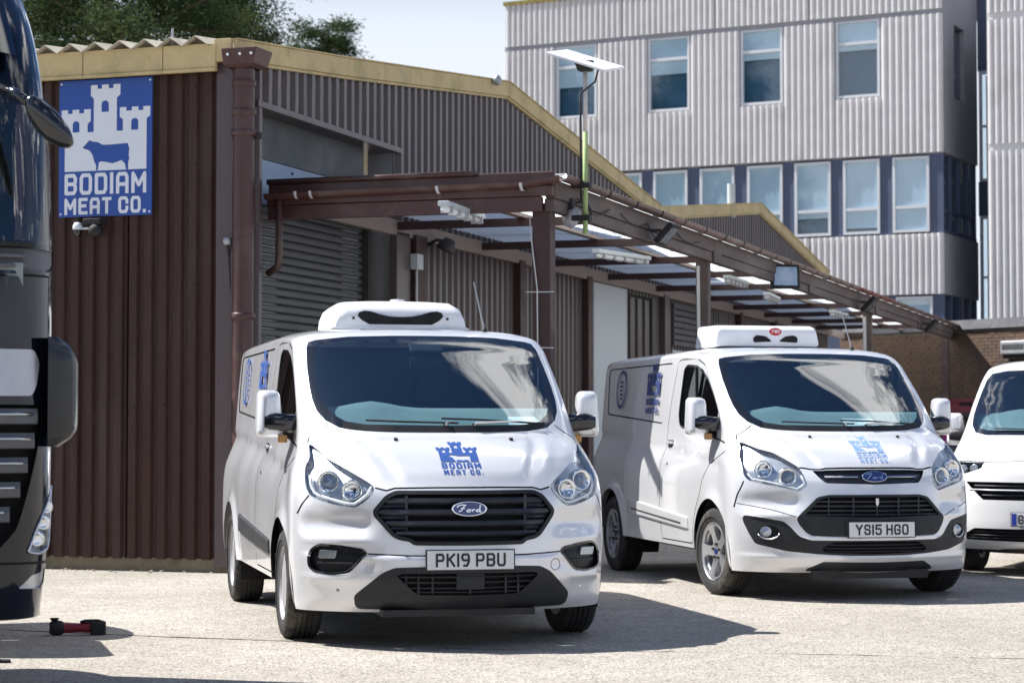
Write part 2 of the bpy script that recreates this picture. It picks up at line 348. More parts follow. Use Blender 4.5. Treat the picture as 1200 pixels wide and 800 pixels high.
# row parameter s, centre line X Z, side edge X Z, plan exponent.  X forward from the front axle
ROWS_A = [(0.0, .86, .215, .38, .215, 1.9), (0.5, .965, .27, .36, .29, 1.85), (1.0, 1.01, .36, .35, .38, 1.8), (2.0, 1.03, .48, .35, .49, 1.8), (3.0, 1.02, .62, .35, .62, 1.8),
 (4.0, .98, .80, .33, .82, 1.85), (4.6, .945, .905, .30, .98, 1.9), (5.0, .90, .965, .25, 1.06, 1.9), (5.5, .81, 1.05, .19, 1.13, 2.0), (6.0, .68, 1.145, .12, 1.18, 2.2), *[(round(6.7 + 2.3 * t, 3), .31 - 1.30 * (1.285 + .585 * t - 1.37) - .16 * (1.285 + .585 * t - 1.37) ** 2, 1.285 + .585 * t, -.04 - .87 * (1.26 + .55 * t - 1.34) - .5 * (1.26 + .55 * t - 1.34) ** 2, 1.26 + .55 * t, 2.1 + .1 * t) for t in (0, .125, .25, .375, .5, .625, .75, .875, 1.)], (9.5, -.54, 1.935, -.72, 1.86, 2.5), (10.0, -.80, 1.965, -1.0, 1.875, 2.8), (11.0, -1.5, 1.985, -1.6, 1.89, 2.8), (11.8, -3.5, 1.975, -3.5, 1.88, 2.8), (12.0, -3.9, 1.94, -3.88, 1.85, 2.8)]
WZ_A = [.15, .25, .40, .60, .85, 1.0, 1.1, 1.2, 1.3, 1.45, 1.6, 1.75, 1.85, 1.9]
WY_A = [.925, .955, .975, .985, .982, .968, .936, .902, .888, .876, .864, .85, .838, .825]
def sstep(x, a, b):
    t = np.clip((x - a) / (b - a), 0, 1); return t * t * (3 - 2 * t)
def sculpt(style):
    """folds pressed into the nose: bonnet creases, hollow under the lamps, ledges of the bumper"""
    def f(Y, Z):
        y = np.abs(Y); up = sstep(Z, .96, 1.03) * (1 - sstep(Z, 1.20, 1.265)); cy = .34 + .55 * np.clip(Z - .95, 0, .35)
        dZ = up * (.016 * (1 - sstep(y, cy - .012, cy + .022)) + .010 * np.exp(-((y - cy - .12) / .05) ** 2))
        side = sstep(y, .50, .62); zc = .735 if style == 1 else .745
        dX = -.030 * side * np.exp(-((Z - zc) / .055) ** 2) + .012 * side * np.exp(-((Z - .640) / .018) ** 2)
        if style == 1:
            dX = dX + .014 * (1 - sstep(Z, .548, .558)) * sstep(Z, .30, .42) - .020 * np.exp(-((y - .585) / .05) ** 2) * np.exp(-((Z - .50) / .05) ** 2) + .016 * sstep(y, .62, .70) * np.exp(-((Z - .415) / .022) ** 2)
        else:
            dX = dX + .012 * np.exp(-((Z - .475) / .010) ** 2) * (1 - sstep(y, .5, .6)) + .014 * np.exp(-((Z - .33) / .016) ** 2)
        return dX, dZ
    return f
class Shell:
    KA = 1.3
    def __init__(s, rows, wz, wy, crease=((-3.9, 1.26), (-1.5, 1.146), (.65, .984)), arch=(.345, .405), wb=2.933, rear=-3.88, flare=.022, disp=None):
        s.disp = disp
        s.R = np.array(rows, float).T; s.wz, s.wy = wz, wy; s.crease = np.array(crease).T; s.az, s.ar = arch; s.wb = wb; s.rear = rear; s.flare = flare
        ss = np.linspace(0, 12, 2401); X, Z = s.row(ss)[:2]; L = np.r_[0, np.cumsum(np.hypot(np.diff(X), np.diff(Z)))]; s._s, s._L = ss, L
    def W(s, z): return pchip(z, s.wz, s.wy)
    def row(s, q): return [pchip(q, s.R[0], s.R[i]) for i in range(1, 6)]
    def L(s, q): return np.interp(q, s._s, s._L)
    def S(s, l): return np.interp(l, s._L, s._s)
    @staticmethod
    def zmix(q, v):
        rs = np.clip(np.asarray(q) - 8.5, 0, 1); v = np.clip(v, 0, 1)
        return (v ** 2.2) * (1 - rs) + (1 - (1 - v ** 4.) ** (1 / 2.2)) * rs
    def front(s, q, th):
        Xc, Zc, Xe, Ze, p = s.row(q); w = s.W(Ze) - .12 * np.clip((-3.55 - Xe) / .33, 0, 1) ** 2.6; a = np.clip(np.abs(th), 0, 1) * np.pi / 2; e = 2 / p
        sn = np.sin(a) ** e; cs = np.clip(np.cos(a), 0, 1) ** e
        X, Y, Z = Xc + (Xe - Xc) * (1 - cs), w * sn * np.sign(th), Zc + (Ze - Zc) * s.zmix(q, sn)
        if s.disp is not None:
            dX, dZ = s.disp(Y, Z); fd = np.clip((.955 - np.abs(Y)) / .07, 0, 1); X = X + dX * fd; Z = Z + dZ * fd
        return np.stack([X, Y, Z], -1)
    def yz2st(s, P):
        """front-view (Y,Z) -> (row s, th)"""
        ss = np.linspace(0, 10.2, 1021); Xc, Zc, Xe, Ze, p = s.row(ss); w = s.W(Ze); out = []
        for Y, Z in P:
            v = np.clip(abs(Y) / w, 0, 1); zz = Zc + (Ze - Zc) * s.zmix(ss, v); k = int(np.argmax(zz >= Z)) if (zz >= Z).any() else len(ss) - 1
            if k > 0: q = ss[k - 1] + (ss[k] - ss[k - 1]) * np.clip((Z - zz[k - 1]) / (zz[k] - zz[k - 1] + 1e-9), 0, 1)
            else: q = 0.
            r = s.row(q); ww = s.W(r[3]); vv = min(abs(Y) / ww, 1.); out.append((float(q), float(np.sign(Y) * 2 / np.pi * math.asin(vv ** (r[4] / 2)))))
        return np.array(out)
    def dom(s, P):
        st = s.yz2st(P); return [(t * s.KA, float(s.L(q))) for q, t in st]
    def at(s, Y, Z, off=0.):
        (q, t), = s.yz2st([(Y, Z)]); return s.at_st(q, t, off)
    def at_st(s, q, t, off=0.):
        e = 1e-3; t = np.clip(t, -.985, .985); p = s.front(q, t); a = s.front(q + e, t) - s.front(q - e, t); b = s.front(q, t + e) - s.front(q, t - e)
        n = np.cross(b, a); n /= np.linalg.norm(n); n = n if n[0] > 0 or n[2] > 0 else -n
        return p + n * off
    def xe(s, z):
        m = s.R[0] <= 10; return np.interp(z, s.R[4][m], s.R[3][m])
    def side(s, x, z):
        x = np.asarray(x, float); z = np.asarray(z, float); y = s.W(z); fade = np.clip((s.xe(z) - x) / .22, 0, 1); fade = fade * fade * (3 - 2 * fade)
        zc = np.interp(x, s.crease[0], s.crease[1]); below = zc - z
        y = y - fade * np.where(below > 0, .016 * np.exp(-below / .09), .016 * np.exp(below / .012))
        for cx in (0, -s.wb):
            r = np.hypot(x - cx, z - s.az); y = y + np.clip(fade + (cx == 0) * .0, 0, 1) * s.flare * np.exp(-(np.clip(r - s.ar, 0, 9) / .055) ** 2)
        back = np.clip((-3.55 - x) / .33, 0, 1); y = y - .12 * back ** 2.6
        return np.stack([x, -y, z], -1)
def mirror_poly(P): return [(-y, z) for y, z in P][::-1]
def full(half):   # half outline from bottom/top centre to the other centre (Y>=0) -> closed polygon
    return list(half) + [(-y, z) for y, z in half[::-1] if y > 1e-6]
def ribbon(line, w):
    """thin closed polygon around an open polyline"""
    P = np.array(line, float); T = np.gradient(P, axis=0); T /= np.linalg.norm(T, axis=1)[:, None] + 1e-12; Nn = np.stack([-T[:, 1], T[:, 0]], 1) * w / 2
    return [tuple(p) for p in P + Nn] + [tuple(p) for p in (P - Nn)[::-1]]
def inset(poly, d):
    """offset a closed polygon inwards"""
    P = np.array(poly, float); area = .5 * np.sum(P[:, 0] * np.roll(P[:, 1], -1) - np.roll(P[:, 0], -1) * P[:, 1]); sg = 1 if area > 0 else -1
    e = np.roll(P, -1, 0) - P; e /= np.linalg.norm(e, axis=1)[:, None] + 1e-12; n = np.stack([-e[:, 1], e[:, 0]], 1) * sg; n0 = np.roll(n, 1, 0); m = n + n0; k = np.clip((m * m).sum(1) / 2, .35, 2)
    return [tuple(p) for p in P + m / k[:, None] * d]
def rounded(poly, r, n=3):
    out = []; m = len(poly)
    for i in range(m):
        p0, p, p1 = (np.array(poly[(i + k) % m], float) for k in (-1, 0, 1)); a = p0 - p; b = p1 - p; la, lb = np.linalg.norm(a), np.linalg.norm(b)
        q = min(r, la * .45, lb * .45); a = p + a / (la + 1e-12) * q; b = p + b / (lb + 1e-12) * q
        for k in range(n + 1):
            t = k / n; out.append(tuple((1 - t) ** 2 * a + 2 * t * (1 - t) * p + t * t * b))
    return out
def prune(grid, polys, d):
    g = np.array(grid); pp = np.array([p for pl in polys for p in pl]); keep = np.ones(len(g), bool)
    for i in range(0, len(g), 2000):
        D = ((g[i:i + 2000, None, :] - pp[None]) ** 2).sum(-1).min(1); keep[i:i + 2000] = D > d * d
    return g[keep]
def sub_mesh(V, F):
    used = np.unique(F); mp = -np.ones(len(V), int); mp[used] = range(len(used)); return V[used], mp[F]
def islands(F):
    par = {}
    def find(i):
        while par[i] != i: par[i] = par[par[i]]; i = par[i]
        return i
    for f in F:
        for i in f: par.setdefault(int(i), int(i))
        r = find(int(f[0]))
        for i in f[1:]: par[find(int(i))] = r
    g = {}
    for k, f in enumerate(F): g.setdefault(find(int(f[0])), []).append(k)
    return [F[v] for v in g.values()]
def recess(name, V, F, depth, material, parent, axis=(1, 0, 0), back=True, rim=True, push0=0.):
    """a region of the skin pushed back by depth, with walls round its edge"""
    isl = islands(F)
    if len(isl) > 1:
        ob = [recess(name, V, f, depth, material, parent, axis, back, rim, push0) for f in isl if len(f) > 1]; return ob[0]
    V, F = sub_mesh(V, F); ax = np.array(axis, float); n = len(V); VV = np.r_[V - ax * push0, V - ax * depth]; FF = [tuple(f + n) for f in F] if back else []
    if rim:
        cnt = {}
        for a, b, c in F:
            for e in ((a, b), (b, c), (c, a)):
                k = tuple(sorted(e)); cnt.setdefault(k, []).append(e)
        for k, l in cnt.items():
            if len(l) == 1: a, b = l[0]; FF.append((b, a, a + n, b + n))
    return pydata(name, VV, FF, material, parent, autosm=40)
def skin(name, V, F, material, parent, off=0., **k):
    for f in islands(F):
        v_, f_ = sub_mesh(V, f); o = pydata(name, v_, f_, material, parent, **k)
    return o

def front_sheet(sh, regions, ns=120, nt=96, sroof=14):
    """regions: list of (class, polygon in front view YZ); first match wins. -> V, {class: faces}, edge row list"""
    Lh = sh.L(10.); rows = np.r_[np.linspace(0, Lh, ns), np.linspace(Lh, sh.L(12.), sroof)[1:]]; cols = np.linspace(-1, 1, nt + 1) * sh.KA
    polys = [sh.dom(subdiv(p, .022)) for c, p in regions]
    g = [(a, l) for l in rows for a in cols]; edge = [(a, l) for a, l in g if abs(abs(a) - sh.KA) < 1e-9 or l in (rows[0], rows[-1])]; inn = [(a, l) for a, l in g if not (abs(abs(a) - sh.KA) < 1e-9 or l in (rows[0], rows[-1]))]
    inn = prune(inn, polys, .010)
    V2, F = cdt(polys, edge + [tuple(p) for p in inn], 1e-5); c = V2[F].mean(1); cls = np.full(len(F), -1)
    for i, pl in enumerate(polys):
        m = inpoly(c, pl) & (cls < 0); cls[m] = i
    q = sh.S(V2[:, 1]); V = sh.front(q, V2[:, 0] / sh.KA); out = {}
    for i in range(len(regions)): 
        if (cls == i).any(): out.setdefault(regions[i][0], []).append(F[cls == i])
    body = F[cls < 0]; out = {k: np.concatenate(v) for k, v in out.items()}; out['body'] = body
    fn = {}
    for k, f in out.items():     # consistent outward winding
        nrm = np.cross(V[f[:, 1]] - V[f[:, 0]], V[f[:, 2]] - V[f[:, 0]]); ctr = V[f].mean(1) - np.array([-1.2, 0, .9]); fl = (nrm * ctr).sum(1) < 0; f = f.copy(); f[fl] = f[fl][:, ::-1]; fn[k] = f
    return V, fn, sh.S(rows)
def side_sheet(sh, srows, regions, sill=.335, rearz=.35, h=.036):
    E = np.array([sh.front(q, -1.) for q in srows]); fr = [(x, z) for x, _, z in E]
    a0 = math.asin(np.clip((fr[0][1] - sh.az) / sh.ar, -1, 1)); a1 = math.pi - math.asin((sill - sh.az) / sh.ar)
    arcF = [(sh.ar * math.cos(a), sh.az + sh.ar * math.sin(a)) for a in np.linspace(a0, a1, 40)]
    b0 = math.asin((sill - sh.az) / sh.ar); b1 = math.pi - math.asin((rearz - sh.az) / sh.ar)
    arcR = [(-sh.wb + sh.ar * math.cos(a), sh.az + sh.ar * math.sin(a)) for a in np.linspace(b0, b1, 40)]
    rl = [(sh.rear, z) for z in np.linspace(rearz, fr[-1][1], 40)[:-1]]
    bd = arcF + subdiv([arcF[-1], arcR[0]], .05, False)[1:-1] + arcR + subdiv([arcR[-1], (sh.rear, rearz)], .05, False)[1:-1] + rl + fr[::-1]
    polys = [subdiv(p, .025) for c, p in regions]
    xs = np.arange(sh.rear + h, 1.0, h); zs = np.arange(.2, 1.93, h); g = np.array([(x, z) for x in xs for z in zs]); g = g[inpoly(g, bd)]; g = prune(g, polys + [bd], .014)
    V2, F = cdt([bd] + polys, [tuple(p) for p in g], 1e-5); c = V2[F].mean(1); F = F[inpoly(c, bd)]; c = V2[F].mean(1); cls = np.full(len(F), -1)
    for i, pl in enumerate(polys): cls[inpoly(c, pl) & (cls < 0)] = i
    V = sh.side(V2[:, 0], V2[:, 1]); Ed = E
    d = ((V2[:, None, :] - np.array(fr)[None]) ** 2).sum(-1); k = d.argmin(1); m = d.min(1) < 1e-10; V[m] = Ed[k[m]]
    out = {}
    for i in range(len(regions)):
        if (cls == i).any(): out.setdefault(regions[i][0], []).append(F[cls == i])
    out = {k: np.concatenate(v) for k, v in out.items()}; out['body'] = F[cls < 0]; fn = {}
    for k, f in out.items():
        nrm = np.cross(V[f[:, 1]] - V[f[:, 0]], V[f[:, 2]] - V[f[:, 0]]); fl = nrm[:, 1] > 0; f = f.copy(); f[fl] = f[fl][:, ::-1]; fn[k] = f
    rear = [tuple(sh.side(x, z)) for x, z in rl] + [tuple(E[-1])]
    return V, fn, np.array(rear)
def mir(V): return V * np.array([1, -1, 1])

def wheel(parent, x, y, r, width, style, steer=0., name='wheel'):
    """axle along local y; outer face at -y when y<0"""
    sgn = -1 if y < 0 else 1
    holder_M = Matrix.Translation((x, y, r)) @ Matrix.Rotation(steer, 4, 'Z') @ (Matrix.Rotation(math.pi / 2, 4, 'X') if sgn < 0 else Matrix.Rotation(-math.pi / 2, 4, 'X'))
    # local z -> outward
    rr = .222; w2 = width / 2
    mb = MB(); mb.lathe([(rr - .03, -w2 * .8), (rr + .004, -w2 * .9), (rr - .004, -w2 * .6), (rr - .03, -w2 * .2), (rr - .028, w2 * .55), (rr - .006, w2 * .82), (rr + .006, w2 * .9), (rr + .004, w2 * .95)], 48)
    if style != 'alloy':
        # plain domed trim with slots
        V, F = polyfill([[(.215 * math.cos(a), .215 * math.sin(a)) for a in np.linspace(0, 2 * math.pi, 60, False)]],
                        [rounded([(.186 * math.cos(a - .17), .186 * math.sin(a - .17)), (.186 * math.cos(a + .17), .186 * math.sin(a + .17)), (.140 * math.cos(a + .12), .140 * math.sin(a + .12)), (.140 * math.cos(a - .12), .140 * math.sin(a - .12))], .012) for a in np.linspace(0, 2 * math.pi, 8, False)], grid=.02)
        zf = lambda R: w2 * (.72 + .16 * math.cos(min(R / .215, 1) * 1.5) - (.06 if R < .05 else 0))
    else:
        holes = []
        for a in np.linspace(0, 2 * math.pi, 5, False):
            f = lambda R, b: (R * math.cos(a + b), R * math.sin(a + b))
            holes.append(rounded([f(.200, -.36), f(.205, 0), f(.200, .36), f(.150, .40), f(.085, .16), f(.085, -.16), f(.150, -.40)], .016))
        V, F = polyfill([[(.218 * math.cos(a), .218 * math.sin(a)) for a in np.linspace(0, 2 * math.pi, 60, False)]], holes, grid=.016)
        zf = lambda R: w2 * (.60 + .28 * min(1, (R / .215) ** 2) + (.06 if R < .045 else 0))
    b = len(mb.V); n = len(V); hy = [math.hypot(*p) for p in V]
    VV = [(p[0], p[1], zf(h)) for p, h in zip(V, hy)] + [(p[0], p[1], zf(h) - (.012 if style != 'alloy' else .04)) for p, h in zip(V, hy)]
    FF = [tuple(f) for f in F] + [tuple(f[::-1] + n) for f in F]; cnt = {}
    for f in F:
        for e in ((f[0], f[1]), (f[1], f[2]), (f[2], f[0])): cnt.setdefault(tuple(sorted(e)), []).append(e)
    FF += [(l[0][1], l[0][0], l[0][0] + n, l[0][1] + n) for l in cnt.values() if len(l) == 1]
    wo = MB(); wo.add(mb.V, mb.F, holder_M).add(VV, FF, holder_M)
    wobj = wo.build(name, 'rim_silver' if style == 'alloy' else 'cover_silver', parent, autosm=35)
    t = MB(); ro = r; P = []
    prof = [(rr + .002, -w2 * .86), (rr + .03, -w2 * 1.0), (r * .80, -w2 * 1.06), (r * .93, -w2 * 1.0), (r * .985, -w2 * .86), (r, -w2 * .72)]
    for gx in (-.45, -.15, .15, .45): prof += [(r, w2 * (gx - .05)), (r - .009, w2 * (gx - .04)), (r - .009, w2 * (gx + .04)), (r, w2 * (gx + .05))]
    prof += [(r, w2 * .72), (r * .985, w2 * .86), (r * .93, w2 * 1.0), (r * .86, w2 * 1.05), (r * .80, w2 * 1.06), (rr + .05, w2 * 1.01), (rr + .02, w2 * .97), (rr + .002, w2 * .86)]
    N_ = 144; t.lathe(prof, N_)
    T = np.array(t.V).reshape(len(prof), N_, 3)
    for i, (pr, ph) in enumerate(prof):
        if pr > r * .9 and pr > r - .008:
            for j in range(N_):
                if (j + (2 if abs(ph) < w2 * .3 else 0) + (1 if ph > 0 else 0)) % 4 == 0: T[i, j, :2] *= (r - .007) / r if abs(ph) > .2 * w2 else .994
    t2 = MB(); t2.add(T.reshape(-1, 3), t.F, holder_M); t2.build('tyre', 'tyre_rubber', wobj, autosm=30)
    hub = MB().lathe([(0.0001, w2 * .74), (.022, w2 * .735), (.026, w2 * .70), (.027, w2 * .6)], 24, holder_M).build('hub_cap', 'badge_blue' if style == 'alloy' else 'cover_silver', wobj, autosm=40)
    for a in (np.linspace(0, 2 * math.pi, 5, False) + .3 if style == 'alloy' else []): MB().lathe([(0.0001, w2 * .80), (.011, w2 * .79), (.012, w2 * .6)], 8, holder_M @ Matrix.Translation((.057 * math.cos(a), .057 * math.sin(a), 0))).build('wheel_nut', 'rim_dark', wobj)
    MB().lathe([(.0001, -w2 * .2), (.2, -w2 * .2), (.2, w2 * .15), (.0001, w2 * .15)], 24, holder_M).build('brake_disc', 'rim_dark', wobj)
    return wobj

def slat_bar(sh, z, y0, y1, inset_, h, d, n=14, name='slat', material='black_plastic', parent=None, tilt=.0, bow=0.):
    secs = []
    for y in np.linspace(y0, y1, n):
        zz = z + bow * (1 - (y / max(abs(y0), abs(y1))) ** 2); p = sh.at(y, zz); x = p[0] - inset_
        secs.append([(x, y, zz + h / 2), (x + .25 * h, y, zz), (x, y, zz - h / 2), (x - d, y, zz - h / 2 - tilt), (x - d, y, zz + h / 2 - tilt)])
    return MB().sweep(None, secs).build(name, material, parent, autosm=50)
def xrange_at(poly, z):
    P = np.array(poly); xs = []
    for (x0, z0), (x1, z1) in zip(P, np.roll(P, -1, 0)):
        if (z0 > z) != (z1 > z): xs.append(x0 + (x1 - x0) * (z - z0) / (z1 - z0))
    return min(xs), max(xs)
def decal(sh, name, plus, minus, fn, material, parent, grid=.03):
    V, F = polyfill(plus, minus, grid=grid); P = np.array([fn(x, y) for x, y in V])
    return pydata(name, P, F, material, parent, smooth=True)
def oriented(p, n, up=(0, 0, 1)):
    n = Vector(n).normalized(); u = Vector(up); x = u.cross(n).normalized(); y = n.cross(x); return Matrix((( x.x, y.x, n.x, p[0]), (x.y, y.y, n.y, p[1]), (x.z, y.z, n.z, p[2]), (0, 0, 0, 1)))

SCRIPT = [  # cursive maker's word on the oval, unit box
 [(.02, .62), (.08, .78), (.2, .84), (.34, .8), (.3, .78), (.22, .5), (.16, .3), (.08, .28)], [(.16, .52), (.3, .54)],
 [(.44, .42), (.38, .36), (.38, .26), (.44, .22), (.5, .28), (.5, .38), (.44, .44), (.52, .4)], [(.56, .44), (.58, .24)], [(.57, .36), (.63, .43), (.67, .41)],
 [(.86, .82), (.84, .5), (.84, .24), (.9, .22)], [(.84, .4), (.76, .43), (.71, .34), (.74, .24), (.84, .32)]]
def oval_badge(parent, p, n, w, h):
    Mx = oriented(p, n); ell = lambda k: [(w / 2 * k * math.cos(a), h / 2 * k * math.sin(a)) for a in np.linspace(0, 2 * math.pi, 40, False)]
    b = MB().prism(ell(1), -.012, .006, Mx).build('maker_badge', 'chrome', parent, bevel=.002)
    MB().prism(ell(.90), .004, .008, Mx).build('badge_field', 'badge_blue', b)
    pol = stroke_polys([[((x - .47) * w * .78, (y - .5) * h * .78) for x, y in ln] for ln in SCRIPT], .006 * w / .2)
    V, F = polyfill(pol); pydata('badge_script', [Mx @ Vector((x, y, .0095)) for x, y in V], F, 'chrome', b)
    return b
def number_plate(parent, text, cx, cz, xf, tilt=0., blue=False):
    Mx = Matrix.Translation((xf, 0, cz)) @ Matrix.Rotation(-tilt, 4, 'Y')
    pl = MB().box(0, .008, cx - .26, cx + .26, -.0555, .0555, Mx).build('number_plate', 'plate_white', parent, bevel=.003)
    MB().box(-.012, .004, cx - .267, cx + .267, -.062, .062, Mx).build('plate_surround', 'black_plastic', pl)
    x0 = -.26 + (.06 if blue else .05); w = .47 if blue else .42; w = .111 if len(text) < 4 else w
    V, F = polyfill(lettering(text, w, .079, .0135, .011))
    # seen from the front, reading direction runs along +y of the van's left
    pydata('plate_lettering', [Mx @ Vector((.0105, cx + x0 + x, y - .0395)) for x, y in V], F, 'plate_black', pl)
    if blue: MB().box(.006, .0105, cx - .257, cx - .215, -.052, .052, Mx).build('plate_strip', 'plate_blue', pl)
    return pl
def door_mirror(parent, side, x, y, z, mat_shell, k=1.):
    """big two-part van mirror standing off the door corner"""
    s = side; Mx = Matrix.Translation((x, s * y, z)) @ Matrix.Rotation(s * -.12, 4, 'Z')
    prof = []   # shell: lofted rounded box in y-z, depth along x
    def sec(xx, w, h, dz, r, skew=0): 
        P = rounded([(-w / 2 + skew, -h / 2 + dz), (w / 2 + skew, -h / 2 + dz * 1.0), (w / 2 - .012 + skew, h / 2 + dz), (-w / 2 + .03 + skew, h / 2 + dz)], r, 4)
        return [Mx @ Vector((xx, s * a, b)) for a, b in P]
    secs = [sec(.085 * k, .085, .20, 0, .03), sec(.075 * k, .135, .262, 0, .035), (sec(.045 * k, .165, .285, 0, .04)), sec(0, .178, .30, 0, .04), sec(-.055 * k, .172, .295, 0, .04)]
    sh_ = MB().sweep(None, secs).build('door_mirror', mat_shell, parent, autosm=50)
    MB().sweep(None, [sec(-.0551 * k, .165, .287, 0, .04), sec(-.062 * k, .16, .28, 0, .04)]).build('mirror_rim', 'black_plastic', sh_)
    MB().sweep(None, [sec(-.0625 * k, .145, .265, 0, .035), sec(-.064 * k, .145, .265, 0, .035)]).build('mirror_glass', 'chrome', sh_)
    # black arm across the lower part of the shell to the door corner
    A = [Vector((x + .06, s * (y + .045), z - .055)), Vector((x + .085, s * (y - .03), z - .052)), Vector((x + .08, s * (y - .11), z - .06)), Vector((x + .05, s * (y - .20), z - .07))]
    secs = []
    for i, p in enumerate(A):
        hh = (.045, .055, .055, .07)[i]; dd = (.03, .045, .045, .05)[i]
        secs.append([(p.x + a * dd, p.y, p.z + b * hh) for a, b in ((.9, -.7), (1, 0), (.9, .7), (.4, 1), (-.6, 1), (-1, .6), (-1, -.6), (-.6, -1), (.4, -1))])
    MB().sweep(None, secs).build('mirror_arm', 'gloss_black' if mat_shell != 'white_paint' else 'black_plastic', sh_, autosm=45)
    MB().box(x + .03, x + .075, s * (y - .075) - .028, s * (y - .075) + .028, z - .185, z - .135).build('repeater_lamp', 'amber', sh_, bevel=.008)
    return sh_
def wiper(parent, sh, p0, pts, name='wiper'):
    P = [sh.at(y, z, .022) for y, z in pts]; w = MB().tube(P, .007, 6).build(name, 'rubber', parent)
    MB().tube([sh.at(p0[0], p0[1], .02), sh.at(*p0, .035), P[len(P) // 2] + np.array([.008, 0, .006])], [.012, .009, .006], 6).build('wiper_arm', 'satin_chrome', w)
    MB().lathe([(.0001, .02), (.016, .018), (.018, 0)], 12, Matrix.Translation(tuple(sh.at(p0[0], p0[1], .01)))).build('wiper_cap', 'rubber', w)
    return w
def cabin(parent, sh, bx=-1.3, steer_y=-.40, seats=True, papers=()):
    # dashboard: rolled top under the windscreen, steering wheel on the British side (van's right, y<0)
    secs = []
    for y in np.linspace(-.80, .80, 17):
        f = .05 * (y / .8) ** 2; hump = .055 * math.exp(-((y - steer_y) / .17) ** 2)
        secs.append([(.38 - f * 4, y, 1.215), (.26 - f * 2, y, 1.285), (.12 - f, y, 1.335 + hump * .3), (-.02, y, 1.40 + hump * .6), (-.12, y, 1.43 + hump * .8), (-.20, y, 1.40 + hump), (-.22, y, 1.12), (-.15, y, .85), (-.1, y, .6), (.3, y, .6)])
    MB().sweep(None, secs).build('dashboard', 'dashboard', parent, autosm=40)
    for y0, z, wd in papers: pydata('paper', [(.25, y0, 1.305), (.25, y0 + wd, 1.305), (.06, y0 + wd * .95, 1.375), (.06, y0 + .03, 1.375)], [(0, 1, 2, 3)], 'paper', parent)
    ring = []
    Ms = Matrix.Translation((-.34, steer_y, 1.27)) @ Matrix.Rotation(math.radians(-62), 4, 'Y')
    pts = [Ms @ Vector((.19 * math.cos(a), .19 * math.sin(a), 0)) for a in np.linspace(0, 2 * math.pi, 33)]
    st = MB().tube(pts, .016, 8).build('steering_wheel', 'interior', parent, smooth=True)
    m = MB(); m.box(-.17, .17, -.02, .02, -.02, .0, Ms).box(-.02, .02, -.17, 0, -.02, 0, Ms); m.build('steering_spokes', 'interior', st)
    if seats:
        for y in (-.45, .12, .55):
            w = .23
            secs = [[(x - .06, y - w * k, z), (x + .05, y - w * k * .9, z), (x + .05, y + w * k * .9, z), (x - .06, y + w * k, z)] for x, z, k in ((-.60, .62, .9), (-.62, .8, 1), (-.68, 1.05, 1.), (-.75, 1.3, .92), (-.78, 1.42, .75))]
            s = MB().sweep(None, secs).build('seat', 'seat_cloth', parent, bevel=.03)
            MB().sweep(None, [[(-.86, y - .12 * k, z), (-.76, y - .11 * k, z), (-.76, y + .11 * k, z), (-.86, y + .12 * k, z)] for z, k in ((1.46, .9), (1.55, 1), (1.66, .8))]).build('head_rest', 'seat_cloth', s, bevel=.025)
            MB().box(-.62, -.12, y - w, y + w, .55, .68).build('seat_cushion', 'seat_cloth', s, bevel=.04)
    box('bulkhead', 'interior', parent, bx - .02, bx, -.83, .83, .4, 1.86)
    box('cabin_floor', 'interior', parent, bx, .55, -.86, .86, .42, .45)
    mbm = oriented(sh.at(0, 1.80, -.09), (-.8, 0, -.1)); MB().box(-.11, .11, -.035, .035, -.012, .012, mbm).build('interior_mirror', 'rubber', parent, bevel=.01)
    ha = oriented(sh.at(0, 1.845, -.012), (.6, 0, .7)); MB().box(-.11, .11, -.05, .04, -.02, .0, ha).build('sensor_housing', 'rubber', parent, bevel=.012)
def underbody(parent, sh, wb, arch_r):
    m = MB(); m.box(-3.7, .55, -.62, .62, .26, .40); m.build('underbody', 'void_dark', parent)
    for cx in (0, -wb):
        for s in (-1, 1):
            MB().lathe([(arch_r + .004, 0), (arch_r + .012, .30), (.05, .31)], 24, Matrix.Translation((cx, s * .955, sh.az)) @ Matrix.Rotation(s * math.pi / 2, 4, 'X'), a0=(-.4 if s > 0 else math.pi - .4), a1=(math.pi + .4 if s > 0 else 2 * math.pi + .4)).build('wheel_arch_liner', 'void_dark', parent, smooth=True)
# ------------------------------------------------------------------ the two silver vans
WS = [(0, 1.278), (.51, 1.284), (.66, 1.305), (.735, 1.35), (.775, 1.41), (.79, 1.48), (.792, 1.56), (.785, 1.69), (.768, 1.82), (.748, 1.862), (.70, 1.875), (.62, 1.884), (.49, 1.898), (.2, 1.906), (0, 1.907)]
WSI = [(0, 1.318), (.50, 1.325), (.62, 1.345), (.685, 1.39), (.715, 1.44), (.735, 1.50), (.742, 1.56), (.74, 1.68), (.725, 1.79), (.70, 1.835), (.62, 1.855), (.49, 1.872), (.2, 1.882), (0, 1.883)]
V1F = dict(
 lamp=[(.85, 1.212), (.775, 1.124), (.662, 1.047), (.567, .983), (.533, .95), (.556, .905), (.60, .863), (.643, .835), (.70, .835), (.79, .857), (.865, .885), (.888, .905), (.906, .955), (.906, 1.02), (.892, 1.08), (.868, 1.115), (.862, 1.16)],
 grille=[(0, .935), (.42, .936), (.478, .908), (.552, .82), (.548, .785), (.45, .668), (.415, .648), (.353, .638), (.328, .617), (0, .615)],
 fog=[(.845, .618), (.735, .612), (.61, .593), (.584, .568), (.655, .485), (.69, .45), (.775, .436), (.87, .445), (.902, .48), (.905, .54), (.885, .59)],
 val=[(0, .49), (.26, .493), (.44, .486), (.51, .453), (.60, .37), (.656, .315), (.645, .255), (.62, .235), (0, .228)],
 low=[(0, .455), (.40, .452), (.43, .438), (.32, .338), (.29, .326), (0, .322)])
